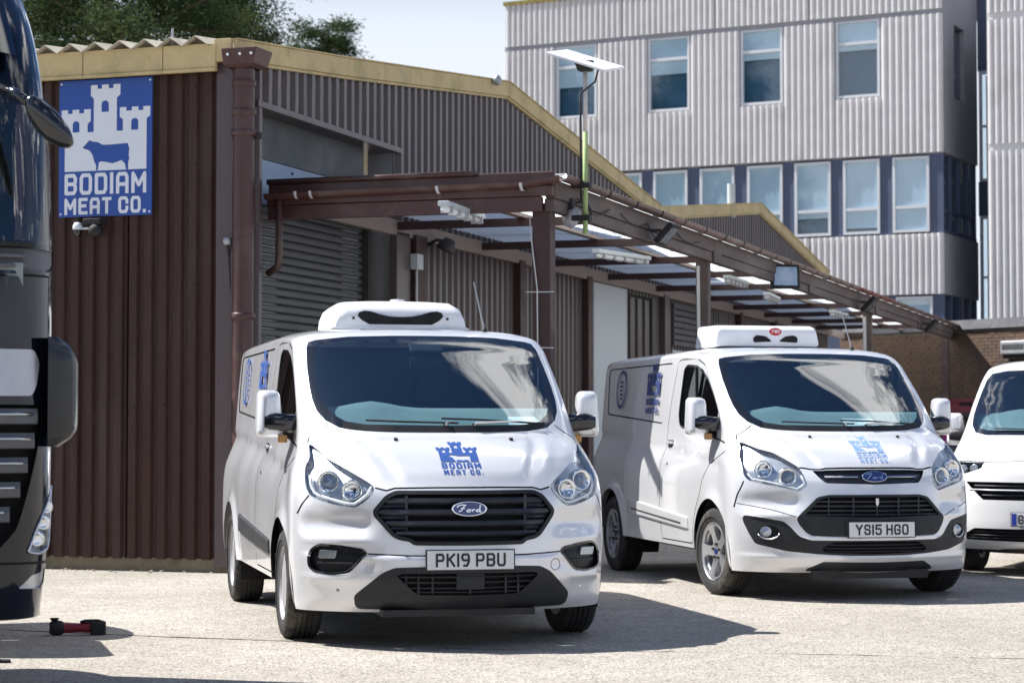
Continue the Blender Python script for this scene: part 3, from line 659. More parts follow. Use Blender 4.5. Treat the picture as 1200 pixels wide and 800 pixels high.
V2F = dict(
 lamp=[(.85, 1.2), (.77, 1.145), (.68, 1.116), (.605, 1.06), (.535, 1.0), (.515, .935), (.50, .875), (.558, .825), (.642, .848), (.785, .878), (.875, .903), (.899, .947), (.893, 1.057), (.886, 1.10), (.865, 1.15)],
 slot=[(0, .985), (.45, .98), (.405, .918), (.37, .888), (0, .878)],
 grille=[(0, .803), (.36, .802), (.44, .785), (.59, .632), (.58, .59), (.53, .52), (.487, .497), (0, .488)],
 low=[(0, .464), (.25, .464), (.497, .464), (.576, .493), (.628, .559), (.673, .603), (.79, .625), (.913, .645), (.915, .60), (.882, .506), (.845, .429), (.65, .379), (.453, .361), (.24, .35), (0, .349)],
 mesh=[(0, .452), (.34, .448), (.42, .40), (.39, .374), (0, .362)],
 lip=[(0, .298), (.40, .303), (.50, .252), (.505, .228), (0, .221)])
def refrigerated_van(label, x, y, yaw, style, plate):
    sh = Shell(ROWS_A, WZ_A, WY_A, disp=sculpt(style))
    root = thing('refrigerated_van', label, 'van', (x, y, 0), yaw - math.pi / 2)
    f = V1F if style == 1 else V2F; paint = 'silver_paint'
    lampL, lampR = rounded(f['lamp'], .02), mirror_poly(rounded(f['lamp'], .02))
    grille = rounded(full(f['grille']), .02); ws = full(WS); wsi = full(WSI)
    R = [('lamp_r', lampL), ('lamp_l', lampR)]
    if style == 1:
        fog = rounded(f['fog'], .02); val = rounded(full(f['val']), .02); low = rounded(full(f['low']), .012); gin = inset(grille, .022)
        R += [('grille', gin), ('grille_frame', grille), ('fog_r', inset(fog, .012)), ('fog_l', inset(mirror_poly(fog), .012)), ('fog_frame', fog), ('fog_frame', mirror_poly(fog)), ('low', low), ('val', val)]
        bl = [(.533, .95), (.47, .934), (.42, .948), (.2, .951), (-.2, .951), (-.42, .948), (-.47, .934), (-.533, .95)]
        R += [('gap', ribbon(subdiv([(.585, .565), (.35, .556), (-.35, .556), (-.585, .565)], .05, False), .008)), ('gap', ribbon(subdiv(bl, .05, False), .010))]
        seam = [(.89, .902), (.925, .85), (.95, .79)]
        a = np.linspace(0, 2 * math.pi, 24, False); R += [('gap', ribbon([(.55 + .034 * math.cos(t), .49 + .034 * math.sin(t)) for t in np.r_[a, a[:1]]], .004))]
    else:
        slot = rounded(full(f['slot']), .012); low = rounded(full(f['low']), .02); mesh = rounded(full(f['mesh']), .012); lip = rounded(full(f['lip']), .015)
        gup = [(y_, z_) for y_, z_ in inset(grille, .014)]; gm = rounded(full([(0, .785), (.36, .784), (.425, .768), (.545, .645), (0, .634)]), .012)
        foghole = lambda s: [(s * .765 + .062 * math.cos(t), .522 + .05 * math.sin(t)) for t in np.linspace(0, 2 * math.pi, 28, False)]
        R += [('grille', gm), ('grille_frame', grille), ('slot', slot), ('foghole', foghole(1)), ('foghole', foghole(-1)), ('low', mesh), ('val', low), ('val', lip)]
        bl = [(.535, 1.0), (.46, .988), (.2, .993), (-.2, .993), (-.46, .988), (-.535, 1.0)]
        R += [('gap', ribbon(subdiv(bl, .05, False), .010))]
        seam = [(.9, .9), (.935, .8), (.955, .70)]
        for s in (1, -1): R.append(('gap', ribbon(subdiv([(s * .60, .64), (s * .75, .69), (s * .94, .73)], .04, False), .006)))
    for s in (1, -1):
        R.append(('gap', ribbon(subdiv([(s * a, b) for a, b in seam], .03, False), .008)))
        R.append(('gap', ribbon(subdiv([(s * .855, 1.213), (s * .84, 1.245), (s * .77, 1.285), (s * .72, 1.322)], .02, False), .007)))
    R += [('glass', wsi), ('frit', ws)]
    bon = full([(0, bl[2][1] + .001)] + [(a, b + .003) for a, b in bl[2::-1]] + [(a, b + .004) for a, b in (f['lamp'][3::-1] if style == 1 else f['lamp'][4::-1])] + [(.825, 1.25), (.75, 1.285), (.66, 1.298), (.51, 1.277), (0, 1.271)])
    R += [('bonnet', bon)]
    V, fc, srows = front_sheet(sh, R, 150, 110)
    bodyV, bodyF = [V], [fc['body']]
    # ---- sides
    dwin = [(-1.14, 1.80), (-1.05, 1.832), (-.78, 1.818), (-.60, 1.772), (-.45, 1.70), (-.28, 1.575), (.17, 1.185), (.14, 1.175), (-.02, 1.20), (-1.08, 1.30), (-1.16, 1.33), (-1.20, 1.42)]
    door = [(-1.30, 1.868), (-1.2, 1.876), (-.8, 1.872), (-.56, 1.812), (-.36, 1.70), (-.1, 1.47), (.22, 1.18), (.24, 1.14), (.05, 1.075), (-.12, 1.02), (-.24, .9), (-.30, .78), (-.40, .66), (-.47, .50), (-.50, .40), (-.53, .372), (-1.36, .372), (-1.40, .6), (-1.44, 1.1), (-1.47, 1.33), (-1.40, 1.60)]
    pan = rounded([(-3.52, 1.85), (-1.47, 1.852), (-1.64, 1.34), (-3.46, 1.43)], .06)
    tri = [(-.155, 1.455), (.17, 1.185), (.14, 1.175), (-.02, 1.20), (-.13, 1.212)]
    SR = [('quarter', inset(tri, .012)), ('dglass', inset(rounded(dwin, .03), .018)), ('dseal', rounded(dwin, .03)), ('gap', ribbon(subdiv(door + door[:1], .03, False), .010)), ('door', door),
          ('gap', ribbon(pan + pan[:1], .012)), ('gap', ribbon(subdiv([(-1.62, .355), (-1.62, 1.2), (-1.62, 1.9)], .05, False), .006)) if False else ('gap', ribbon(subdiv([(-2.55, .72), (-2.62, 1.2)], .05, False), .005)), ('panel', pan)]
    SV, sfc, rear = side_sheet(sh, srows, SR)
    off = len(V); bodyV += [SV, mir(SV)]; bodyF += [sfc['body'] + off, sfc['body'][:, ::-1] + off + len(SV)]
    o2 = off + 2 * len(SV); nr = len(rear); bodyV += [rear, mir(rear)]; rf = []
    for i in range(nr - 1): rf += [(o2 + i, o2 + i + 1, o2 + nr + i + 1), (o2 + i, o2 + nr + i + 1, o2 + nr + i)]
    bodyF.append(np.array(rf))
    BV, BF = np.concatenate(bodyV), np.concatenate(bodyF); BV, BF = sub_mesh(BV, BF)
    me = bpy.data.meshes.new('body'); me.from_pydata(BV.tolist(), [], BF.tolist()); bm = bmesh.new(); bm.from_mesh(me); bmesh.ops.remove_doubles(bm, verts=bm.verts, dist=.0006)
    bm.to_mesh(me); bm.free(); body = link(me, 'body', paint, root, autosm=50)
    skin('bonnet', V, fc['bonnet'], paint, root, smooth=True)
    recess('bonnet_shut_line', V, fc['gap'], .012, 'gap_dark', body, rim=False)
    for sgn, VV in ((-1, SV), (1, mir(SV))):
        fl = (lambda F: F) if sgn < 0 else (lambda F: F[:, ::-1])
        d = skin('door', VV, fl(sfc['door']), paint, root, autosm=50)
        skin('side_panel', VV + np.array([0, -sgn * .006, 0]), fl(sfc['panel']), paint, root, autosm=50)
        recess('door_shut_line', VV, fl(sfc['gap']), .010, 'gap_dark', body, axis=(0, sgn, 0), rim=False)
        skin('window_seal', VV, fl(sfc['dseal']), 'gloss_black', d, autosm=50)
        skin('door_window', VV - np.array([0, sgn * .008, 0]), fl(sfc['dglass']), 'side_glass', d, smooth=True)
        skin('mirror_corner', VV - np.array([0, sgn * .002, 0]), fl(sfc['quarter']), paint, d, smooth=True)
        MB().box(-.72, -.70, sgn * .872 - .012, sgn * .872 + .012, 1.22, 1.80).build('window_divider', 'rubber', d) if style == 2 else None
        # handle and lock
        hy = float(-sh.side(-1.33, 1.17)[1]); H_ = MB(); H_.box(-1.40, -1.24, sgn * (hy + .012) - .006, sgn * (hy + .012) + .010, 1.165, 1.19); H_.build('door_handle', paint, d, bevel=.008)
        MB().box(-1.385, -1.255, sgn * (hy + .001) - .004, sgn * (hy + .001) + .004, 1.135, 1.20).build('handle_recess', 'gap_dark', d, bevel=.002)
        ly = float(-sh.side(-1.25, 1.0)[1]); MB().lathe([(.0001, .004), (.012, .003), (.014, -.004)], 14, Matrix.Translation((-1.25, sgn * ly, 1.0)) @ Matrix.Rotation(-sgn * math.pi / 2, 4, 'X')).build('door_lock', 'rubber', d)
        # rubbing strip, following the flank
        xs = np.linspace(-2.38, -.60, 24); secs = []
        for x_ in xs:
            t = (x_ + 2.38) / 1.78; zt, zb = .685 - .10 * t, .55 - .07 * t; yt = float(-sh.side(x_, zt)[1]); yb = float(-sh.side(x_, zb)[1])
            e = .016 * min(1, (x_ + 2.40) / .05, (-.58 - x_) / .05) + .004
            secs.append([(x_, sgn * (yt - .004), zt), (x_, sgn * (yt + e), zt - .012), (x_, sgn * (yb + e), zb + .012), (x_, sgn * (yb - .004), zb)])
        rs = MB().sweep(None, secs).build('side_moulding', 'grey_plastic' if style == 1 else paint, root, autosm=40)
        if style == 2: MB().sweep(None, [[(p[1][0], p[1][1], (p[1][2] * .35 + p[2][2] * .65) + dz) for dz in (.006, -.006)] + [(p[1][0], p[1][1] + sgn * .002, (p[1][2] * .35 + p[2][2] * .65) + dz) for dz in (-.006, .006)] for p in secs[2:-2]]).build('moulding_groove', 'gap_dark', rs)
        door_mirror(root, sgn, -.19, 1.035, 1.395, paint)
        # company decals on the flank panel: emblem, name, round badge
        navy = 'decal_blue' if style == 1 else 'decal_navy'
        cas, wins, cow = emblem(); fx = (lambda u: -1.76 - .44 * u) if sgn > 0 else (lambda u: -2.20 + .44 * u)
        sp = lambda x_, z_: sh.side(x_, z_) * np.array([1, -sgn, 1]) + np.array([0, sgn * .0085, 0])
        decal(sh, 'emblem_decal', [cas], wins + [cow], lambda u, v: sp(fx(u), 1.585 + v * .30), navy, root, .05)
        for txt, z0, hh, x0, x1, th in (('BODIAM', 1.50, .062, .06, .94, .020), ('MEAT CO.', 1.425, .055, .06, .94, .017)):
            V_, F_ = polyfill(lettering(txt, (x1 - x0) * .44, hh, th), grid=.05); pydata('name_decal', [sp(fx(x0 + a / .44), z0 + b) for a, b in V_], F_, navy, root, smooth=True)
        ring = lambda r: [(r * math.cos(t), r * math.sin(t)) for t in np.linspace(0, 2 * math.pi, 48, False)]
        bars = [[(-.06 + .01 * k, .07 - .035 * k), (.06 - .012 * (k % 3), .07 - .035 * k), (.06 - .012 * (k % 3), .052 - .035 * k), (-.06 + .01 * k, .052 - .035 * k)] for k in range(5)]
        V_, F_ = polyfill([ring(.165)] , [ring(.135)], grid=.05); V2_, F2_ = polyfill(bars, grid=.05)
        pydata('round_decal', [sp(-3.02 - sgn * a, 1.655 + b * 1.08) for a, b in np.r_[V_, V2_]], [tuple(f_) for f_ in F_] + [tuple(f_ + len(V_)) for f_ in F2_], navy, root, smooth=True)
    # ---- windscreen
    skin('windscreen', V, fc['glass'], 'windscreen_glass', root, smooth=True)
    skin('windscreen_border', V, fc['frit'], 'gloss_black', root, smooth=True)
    cw = MB().sweep(None, [[tuple(sh.at(y_, 1.276 + .02 * (abs(y_) / .6) ** 4, .004)), tuple(sh.at(y_, 1.300 + .02 * (abs(y_) / .6) ** 4, .02)), tuple(sh.at(y_, 1.312 + .02 * (abs(y_) / .6) ** 4, .006))] for y_ in np.linspace(-.64, .64, 21)], cap=False).build('scuttle_panel', 'black_plastic', root, autosm=50)
    wiper(root, sh, (-.02, 1.305), [(-.50, 1.335), (-.3, 1.326), (0., 1.318), (.06, 1.317)])
    wiper(root, sh, (.16, 1.305), [(-.04, 1.345), (.2, 1.338), (.45, 1.324), (.60, 1.316)])
    cabin(root, sh, papers=[(.05, 0, .3)] if style == 2 else [(.42, 0, .22)])
    for sy in (-.355, .365): MB().box(-.012, .012, -.010, .010, -.004, .010, oriented(sh.at(sy, 1.216, .004), (.45, 0, .85))).build('washer_jet', 'rubber', root, bevel=.004)
    # ---- lamps
    for key, sg in (('lamp_r', 1), ('lamp_l', -1)):
        hs = recess('headlamp', V, fc[key], .058, 'lamp_silver', root, axis=(.92, sg * .38, 0), push0=.002)
        skin('lamp_cover', V, fc[key], 'lamp_glass', hs, smooth=True)
        units = ((.79, .985, .058, 1), (.665, .935, .055, 0)) if style == 1 else ((.63, .935, .06, 1), (.775, .99, .06, 0))
        for yy, zz, rr_, pj in units:
            Mu = oriented(sh.at(sg * yy, zz) - np.array([.040, sg * .012, 0]), (.95, sg * .25, 0))
            MB().lathe([(rr_ * .72, .010), (rr_, .030), (rr_ * 1.12, .026), (rr_ * 1.14, -.02)], 28, Mu).build('lamp_bezel', 'chrome', hs, smooth=True)
            MB().lathe([(.0001, .034 if pj else .002), (rr_ * .35, .030 if pj else .004), (rr_ * .6, .018 if pj else .012), (rr_ * .74, -.004 if pj else .02)], 24, Mu).build('projector_lens' if pj else 'reflector', 'badge_lens' if pj else 'chrome', hs, smooth=True)
        L_ = [(sg * a, b) for a, b in f['lamp']]
        drl = [L_[i] for i in ((4, 5, 6, 7, 8, 9, 10, 11, 12, 13) if style == 1 else (5, 6, 7, 8, 9, 10, 11))]
        cy = np.mean(np.array(L_), 0); drl = [tuple(np.array(p) + (cy - np.array(p)) / np.linalg.norm(cy - np.array(p)) * .024) for p in drl]
        MB().tube([sh.at(a, b) - np.array([.020, sg * .008, 0]) for a, b in subdiv(drl, .03, False)], .009 if style == 1 else .006, 8).build('light_strip', 'drl_white', hs, smooth=True)
        for k, (dy, dz) in enumerate(((.02, -.055), (-.04, -.06))): MB().box(-.03, .03, -.018, .018, 0, .02, oriented(sh.at(sg * (.76 + dy * 2), .91 + (0.0 if style == 1 else .01) + dz * .4) - np.array([.06, 0, 0]), (.9, sg * .3, 0))).build('lamp_block', 'lamp_silver', hs, bevel=.004)
    # ---- front end
    if style == 1:
        g = recess('grille', V, fc['grille'], .075, 'void_dark', root); recess('grille_frame', V, fc['grille_frame'], .0, 'black_plastic', g, rim=False)
        fo = np.array([.012, 0, 0]); gv, gf = sub_mesh(V + fo, fc['grille_frame']); pydata('grille_surround', gv, gf, 'black_plastic', g, smooth=True)
        gin_ = inset(grille, .022)
        for k, z_ in enumerate((.874, .808, .742, .682)):
            a, b = xrange_at(gin_, z_); slat_bar(sh, z_, a + .004, b - .004, .012, .036 - .002 * k, .04, parent=g, material='slat_dark', tilt=.012)
        for sg in (1, -1):
            for k, z_ in enumerate((.905, .841, .775, .712)):
                lo, hi = xrange_at(gin_, z_); slat_bar(sh, z_, sg * .36, sg * (hi - .008), .03, .02, .03, n=6, parent=g, material='slat_dark')
            MB().box(-.09, -.03, -.008, .008, -.13, .13, Matrix.Translation(tuple(sh.at(sg * .36, .775)))).build('grille_upright', 'slat_dark', g)
        p = sh.at(0, .828); oval_badge(root, p + np.array([.012, 0, 0]), (1, 0, .12), .215, .088)
        number_plate(root, plate, -.005, .532, 1.046, .04)
        lv = recess('lower_grille', V, fc['low'], .05, 'void_dark', root); skin('lower_valance', V + np.array([.004, 0, 0]), fc['val'], 'grey_plastic', root, smooth=True)
        for z_ in (.432, .40, .366, .342):
            a, b = xrange_at(low, z_); slat_bar(sh, z_, a + .004, b - .004, .010, .009, .03, parent=lv, material='grey_plastic')
        for yy in (-.37, -.30, -.22, 0, .22, .30): MB().box(-.045, -.012, -.006, .006, -.055, .055, Matrix.Translation(tuple(sh.at(yy, .388)))).build('grille_upright', 'grey_plastic', lv)
        MB().box(-.04, -.005, -.085, .085, -.038, .06, Matrix.Translation(tuple(sh.at(0, .395)))).build('radar_cover', 'grey_plastic', lv, bevel=.006)
        for key, sg in (('fog_r', 1), ('fog_l', -1)):
            fg = recess('fog_lamp_recess', V, fc[key], .045, 'black_plastic', root); c_f = sh.at(sg * .79, .555) - np.array([.035, 0, 0]); Mf = oriented(c_f, (.85, sg * .5, 0))
            MB().prism(rounded([(-.06, -.022), (.05, -.022), (.062, .026), (-.048, .026)], .01), .0, .018, Mf).build('fog_lamp', 'lamp_silver', fg, bevel=.004)
            MB().prism(rounded([(-.058, -.02), (.048, -.02), (.06, .024), (-.046, .024)], .01), .0185, .022, Mf).build('fog_lens', 'lamp_glass', fg)
            slat_bar(sh, .505, sg * .66, sg * .85, .02, .014, .03, n=6, parent=fg, name='recess_fin')
        skin('fog_frame', V + np.array([.005, 0, 0]), fc['fog_frame'], 'gloss_black', root, smooth=True)
        for yy, zz in ((-.74, .345), (.74, .345)): MB().lathe([(.0001, .004), (.010, .003), (.012, -.002)], 14, oriented(sh.at(yy, zz), (.8, .5 * np.sign(yy), 0))).build('parking_sensor', 'satin_chrome', root)
        box('undertray', 'black_plastic', root, .55, .90, -.50, .42, .195, .235)
    else:
        g = recess('grille', V, fc['grille'], .06, 'void_dark', root); skin('grille_surround', V + np.array([.008, 0, 0]), fc['grille_frame'], 'grey_plastic', g, smooth=True)
        for z_ in (.752, .718, .684, .652):
            a, b = xrange_at(gm, z_); slat_bar(sh, z_, a + .004, b - .004, .012, .012, .03, parent=g, material='slat_dark')
        for yy in (-.36, -.18, 0, .18, .36): MB().box(-.05, -.02, -.005, .005, -.066, .07, Matrix.Translation(tuple(sh.at(yy, .708)))).build('grille_upright', 'slat_dark', g)
        MB().prism([(-.012, .03), (.012, .03), (.012, -.01), (0, -.03), (-.012, -.01)], 0, .008, oriented(sh.at(0, .745) + np.array([-.01, 0, 0]), (1, 0, 0))).build('theft_badge', 'satin_chrome', g)
        sl = recess('bonnet_slot', V, fc['slot'], .035, 'slat_dark', root)
        slat_bar(sh, .935, -.37, -.12, .012, .016, .02, n=8, parent=sl, material='chrome', name='chrome_bar'); slat_bar(sh, .935, .12, .37, .012, .016, .02, n=8, parent=sl, material='chrome', name='chrome_bar')
        p = sh.at(0, .936); oval_badge(root, p + np.array([.014, 0, 0]), (1, 0, .3), .205, .086)
        number_plate(root, plate, .012, .545, 1.045, .03)
        lv = recess('lower_grille', V, fc['low'], .05, 'void_dark', root); skin('lower_valance', V - np.array([.004, 0, 0]), fc['val'], 'grey_plastic', root, smooth=True)
        for z_ in (.43, .404, .38):
            a, b = xrange_at(mesh, z_); slat_bar(sh, z_, a + .004, b - .004, .010, .009, .03, parent=lv, material='grey_plastic')
        fr_ = recess('fog_lamp_recess', V, fc['foghole'], .05, 'black_plastic', root)
        for sg in (1, -1):
            Mf = oriented(sh.at(sg * .775, .522) - np.array([.04, 0, 0]), (.9, sg * .4, 0)); MB().lathe([(.0001, .022), (.02, .018), (.036, .004), (.044, .008), (.046, -.01)], 24, Mf).build('fog_lamp', 'lamp_silver', fr_, smooth=True)
            MB().lathe([(.0001, .026), (.03, .018), (.038, .008)], 20, Mf).build('fog_lens', 'lamp_glass', fr_, smooth=True)
            MB().tube([sh.at(sg * .765 + .066 * math.cos(t), .522 + .054 * math.sin(t), .004) for t in np.linspace(math.radians(200), math.radians(350), 14)], .006, 6).build('fog_trim', 'satin_chrome', fr_, smooth=True)
        box('undertray', 'black_plastic', root, .55, .86, -.46, .46, .17, .235)
    # ---- decal on the bonnet (written across rows of the skin)
    cas, wins, cow = emblem(); bd = 'decal_blue' if style == 1 else 'decal_faded'
    cx_, wd, q0, q1, qs = (-.010, .265, 5.68, 6.28, .62) if style == 1 else (.045, .265, 5.74, 6.40, .68)
    def bonp(u, q):
        Y = cx_ + (u - .5) * wd; r = sh.row(q); return sh.at_st(q, float(np.sign(Y) * 2 / np.pi * math.asin(min(1, abs(Y) / float(sh.W(r[3]))) ** (float(r[4]) / 2))), .0025)
    decal(sh, 'bonnet_emblem', [cas], wins + [cow], lambda u, v: bonp(u, q0 + v / .92 * qs), bd, root, .06)
    LV, LF = [], []
    for txt, qa, qb, x0, x1 in (('BODIAM', q0 - .21, q0 - .03, .06, .96), ('MEAT CO.', q0 - .40, q0 - .25, .08, .98)):
        V_, F_ = polyfill(lettering(txt, (x1 - x0), .24, .042 if txt == 'BODIAM' else .034, .04), grid=.08); LF += [tuple(f_ + len(LV)) for f_ in F_]; LV += [bonp(x0 + a, qa + b / .24 * (qb - qa)) for a, b in V_]
    pydata('bonnet_lettering', LV, LF, bd, root, smooth=True)
    # ---- wheels
    st = 'cover' if style == 1 else 'alloy'; steer = .0 if style == 1 else .12
    for sg in (-1, 1):
        wheel(root, 0, sg * .872, .338, .215, st, steer); wheel(root, -2.933, sg * .875, .338, .215, st)
    underbody(root, sh, 2.933, .405)
    # ---- roof unit and aerial
    zr = lambda x_, y_: float(np.interp(x_, [-3.9, -1.5, -.8], [1.975, 1.985, 1.965]))
    if style == 1:
        hw = .475; secs = []
        def usec(x_, w_, h_, zb):
            P = [(-w_ - .025, 0), (-w_ - .022, .012), (-w_, .018), (-w_ + .008, h_ * .45), (-w_ + .035, h_ * .78), (-w_ + .10, h_ * .96), (-w_ * .45, h_ * 1.0)]
            P = P + [(0, h_ * 1.01)] + [(-a, b) for a, b in P[::-1]]; return [(x_, a, zb + b) for a, b in P]
        for x_, w_, h_ in ((.0, .452, .03), (-.004, .460, .085), (-.014, .464, .125), (-.04, .467, .158), (-.085, .470, .183), (-.17, .473, .202), (-.45, .472, .21), (-.75, .468, .19), (-.86, .45, .12), (-.88, .44, .03)): secs.append(usec(x_ - 1.25, w_, h_, 1.984))
        u = MB().sweep(None, secs).build('cooling_unit', 'unit_white', root, autosm=60)
        lipf = lambda y_: .128 - .040 * math.cos(min(abs(y_) / .28, 1) * math.pi) * .5 - .02
        top = [(y_, .075 + .035 * (abs(y_) / .26) ** 1.6 if abs(y_) < .2 else .10) for y_ in np.linspace(-.2, .2, 17)]
        mouth = [(-.22, .028)] + [(-.27, .055), (-.30, .085), (-.29, .11), (-.255, .122), (-.21, .117), (-.15, .098), (-.08, .083), (0, .079)]; mouth = mouth + [(-a, b) for a, b in mouth[-2::-1]]
        MB().prism([(a, b) for a, b in mouth], -.05, .012, Matrix(((0, 0, 1, -1.256), (1, 0, 0, 0), (0, 1, 0, 1.990), (0, 0, 0, 1)))).build('air_intake', 'void_dark', u)
        for yy in (-.33, .33): MB().lathe([(.0001, .006), (.009, .005), (.010, 0)], 10, oriented((-1.247, yy, 2.060), (1, 0, 0))).build('unit_screw', 'rubber', u)
        MB().lathe([(.0001, .03), (.05, .025), (.06, 0)], 16, Matrix.Translation((-1.65, .05, 2.188))).build('filler_cap', 'unit_white', u)
        MB().box(-2.07, -1.29, -.45, .45, 1.955, 1.986).build('unit_base', 'rubber', u)
        MB().lathe([(.0001, .016), (.03, .012), (.034, 0)], 18, Matrix.Translation((-.72, -.35, 1.945)) @ Matrix.Scale(.6, 4, (1, 0, 0))).build('roof_marker', 'rubber', root)
        ay = .40; lean = -.10
    else:
        secs = []
        for x_, w_, h_, zt in ((-.84, .462, .03, .125), (-.845, .47, .01, .15), (-.87, .474, .005, .172), (-.95, .476, .0, .19), (-1.4, .474, .0, .195), (-1.46, .46, 0, .16)):
            P = rounded([(-w_, h_), (w_, h_), (w_ - .028, zt), (-w_ + .028, zt)], .03, 3); secs.append([(x_ - .6, a, 1.995 + b) for a, b in P])
        u = MB().sweep(None, secs).build('cooling_unit', 'unit_white', root, autosm=40)
        for sg in (-1, 1):
            MB().prism([(sg * a, b) for a, b in rounded([(.03, .055), (.20, .045), (.20, .088), (.17, .108), (.09, .10)], .02)], -.05, .006, Matrix(((0, 0, 1, -1.438), (1, 0, 0, .07), (0, 1, 0, 1.99), (0, 0, 0, 1)))).build('air_intake', 'void_dark', u)
        Mo = Matrix(((0, 0, 1, -1.442), (1, 0, 0, .07), (0, 1, 0, 2.13), (0, 0, 0, 1)))
        MB().prism([(.055 * math.cos(t), .034 * math.sin(t)) for t in np.linspace(0, 2 * math.pi, 28, False)], -.02, .006, Mo).build('oval_badge', 'red_badge', u)
        V_, F_ = polyfill([[(x_, y_ - .012) for x_, y_ in p_] for p_ in stroke_polys([[(-.03, 0), (-.03, .024), (-.012, .024), (-.012, .012), (-.02, .012)], [(-.002, 0), (-.002, .024), (.010, .024), (.010, .012), (-.002, .012), (.010, 0)], [(.02, 0), (.02, .024), (.034, .024), (.034, 0)]], .0055)])
        pydata('badge_lettering', [Mo @ Vector((x_, y_, .0085)) for x_, y_ in V_], F_, 'paper', u)
        MB().box(-2.02, -1.48, -.45, .45, 1.962, 1.997).build('unit_base', 'rubber', u)
        ay = .40; lean = -.10
    ab = sh.at_st(9.75, .30, .0)
    an = MB().lathe([(.0001, .03), (.012, .028), (.022, .004), (.024, -.01)], 14, Matrix.Translation(tuple(ab))).build('aerial', 'rubber', root, smooth=True)
    MB().tube([ab + np.array([0, 0, .02]), ab + np.array([-.03, -.012, .10]), ab + np.array([-.12, -.045, .34])], [.008, .0055, .004], 6).build('aerial_rod', 'aerial_steel', an)
    return root
mat('badge_lens', (.20, .26, .36), .06, .3, .1, coat=1.)
mat('slat_dark', (.022, .026, .038), .32, 0, .15, 8, 90, dirt=(.07, .065, .06), dirt_amt=.3, dscale=8)
van1 = refrigerated_van('silver refrigerated van with one wide dark slatted grille and a domed white roof unit', -.481, 13.612, .2346, 1, 'PK19 PBU')
van2 = refrigerated_van('silver refrigerated van with alloy wheels, chrome bonnet bars and a boxy white roof unit', 2.520, 17.049, .2208, 2, 'YS15 HGO')
# ------------------------------------------------------------------ plain white van at the right
ROWS_B = [(0.0, .80, .23, .40, .23, 2.2), (0.5, .885, .28, .40, .29, 2.2), (1.0, .925, .36, .40, .37, 2.2), (2.0, .94, .48, .40, .49, 2.2), (3.0, .94, .62, .40, .63, 2.2), (4.0, .925, .80, .39, .81, 2.2), (4.6, .905, .93, .36, .95, 2.2),
 (5.0, .87, .985, .32, 1.0, 2.2), (5.5, .78, 1.045, .24, 1.06, 2.2), (6.0, .65, 1.12, .16, 1.12, 2.3), (6.7, .42, 1.235, .06, 1.215, 2.4), (7.0, .33, 1.30, -.02, 1.28, 2.4), (8.0, -.02, 1.575, -.27, 1.55, 2.5), (9.0, -.36, 1.83, -.56, 1.785, 2.8),
 (9.5, -.52, 1.90, -.70, 1.84, 2.8), (10.0, -.77, 1.94, -.97, 1.86, 2.8), (11.0, -1.5, 1.96, -1.6, 1.87, 2.8), (12.0, -3.9, 1.95, -3.88, 1.87, 2.8)]
WZ_B = [.15, .3, .45, .7, .95, 1.1, 1.2, 1.4, 1.6, 1.8, 1.9]; WY_B = [.91, .94, .95, .95, .945, .925, .905, .885, .862, .835, .82]
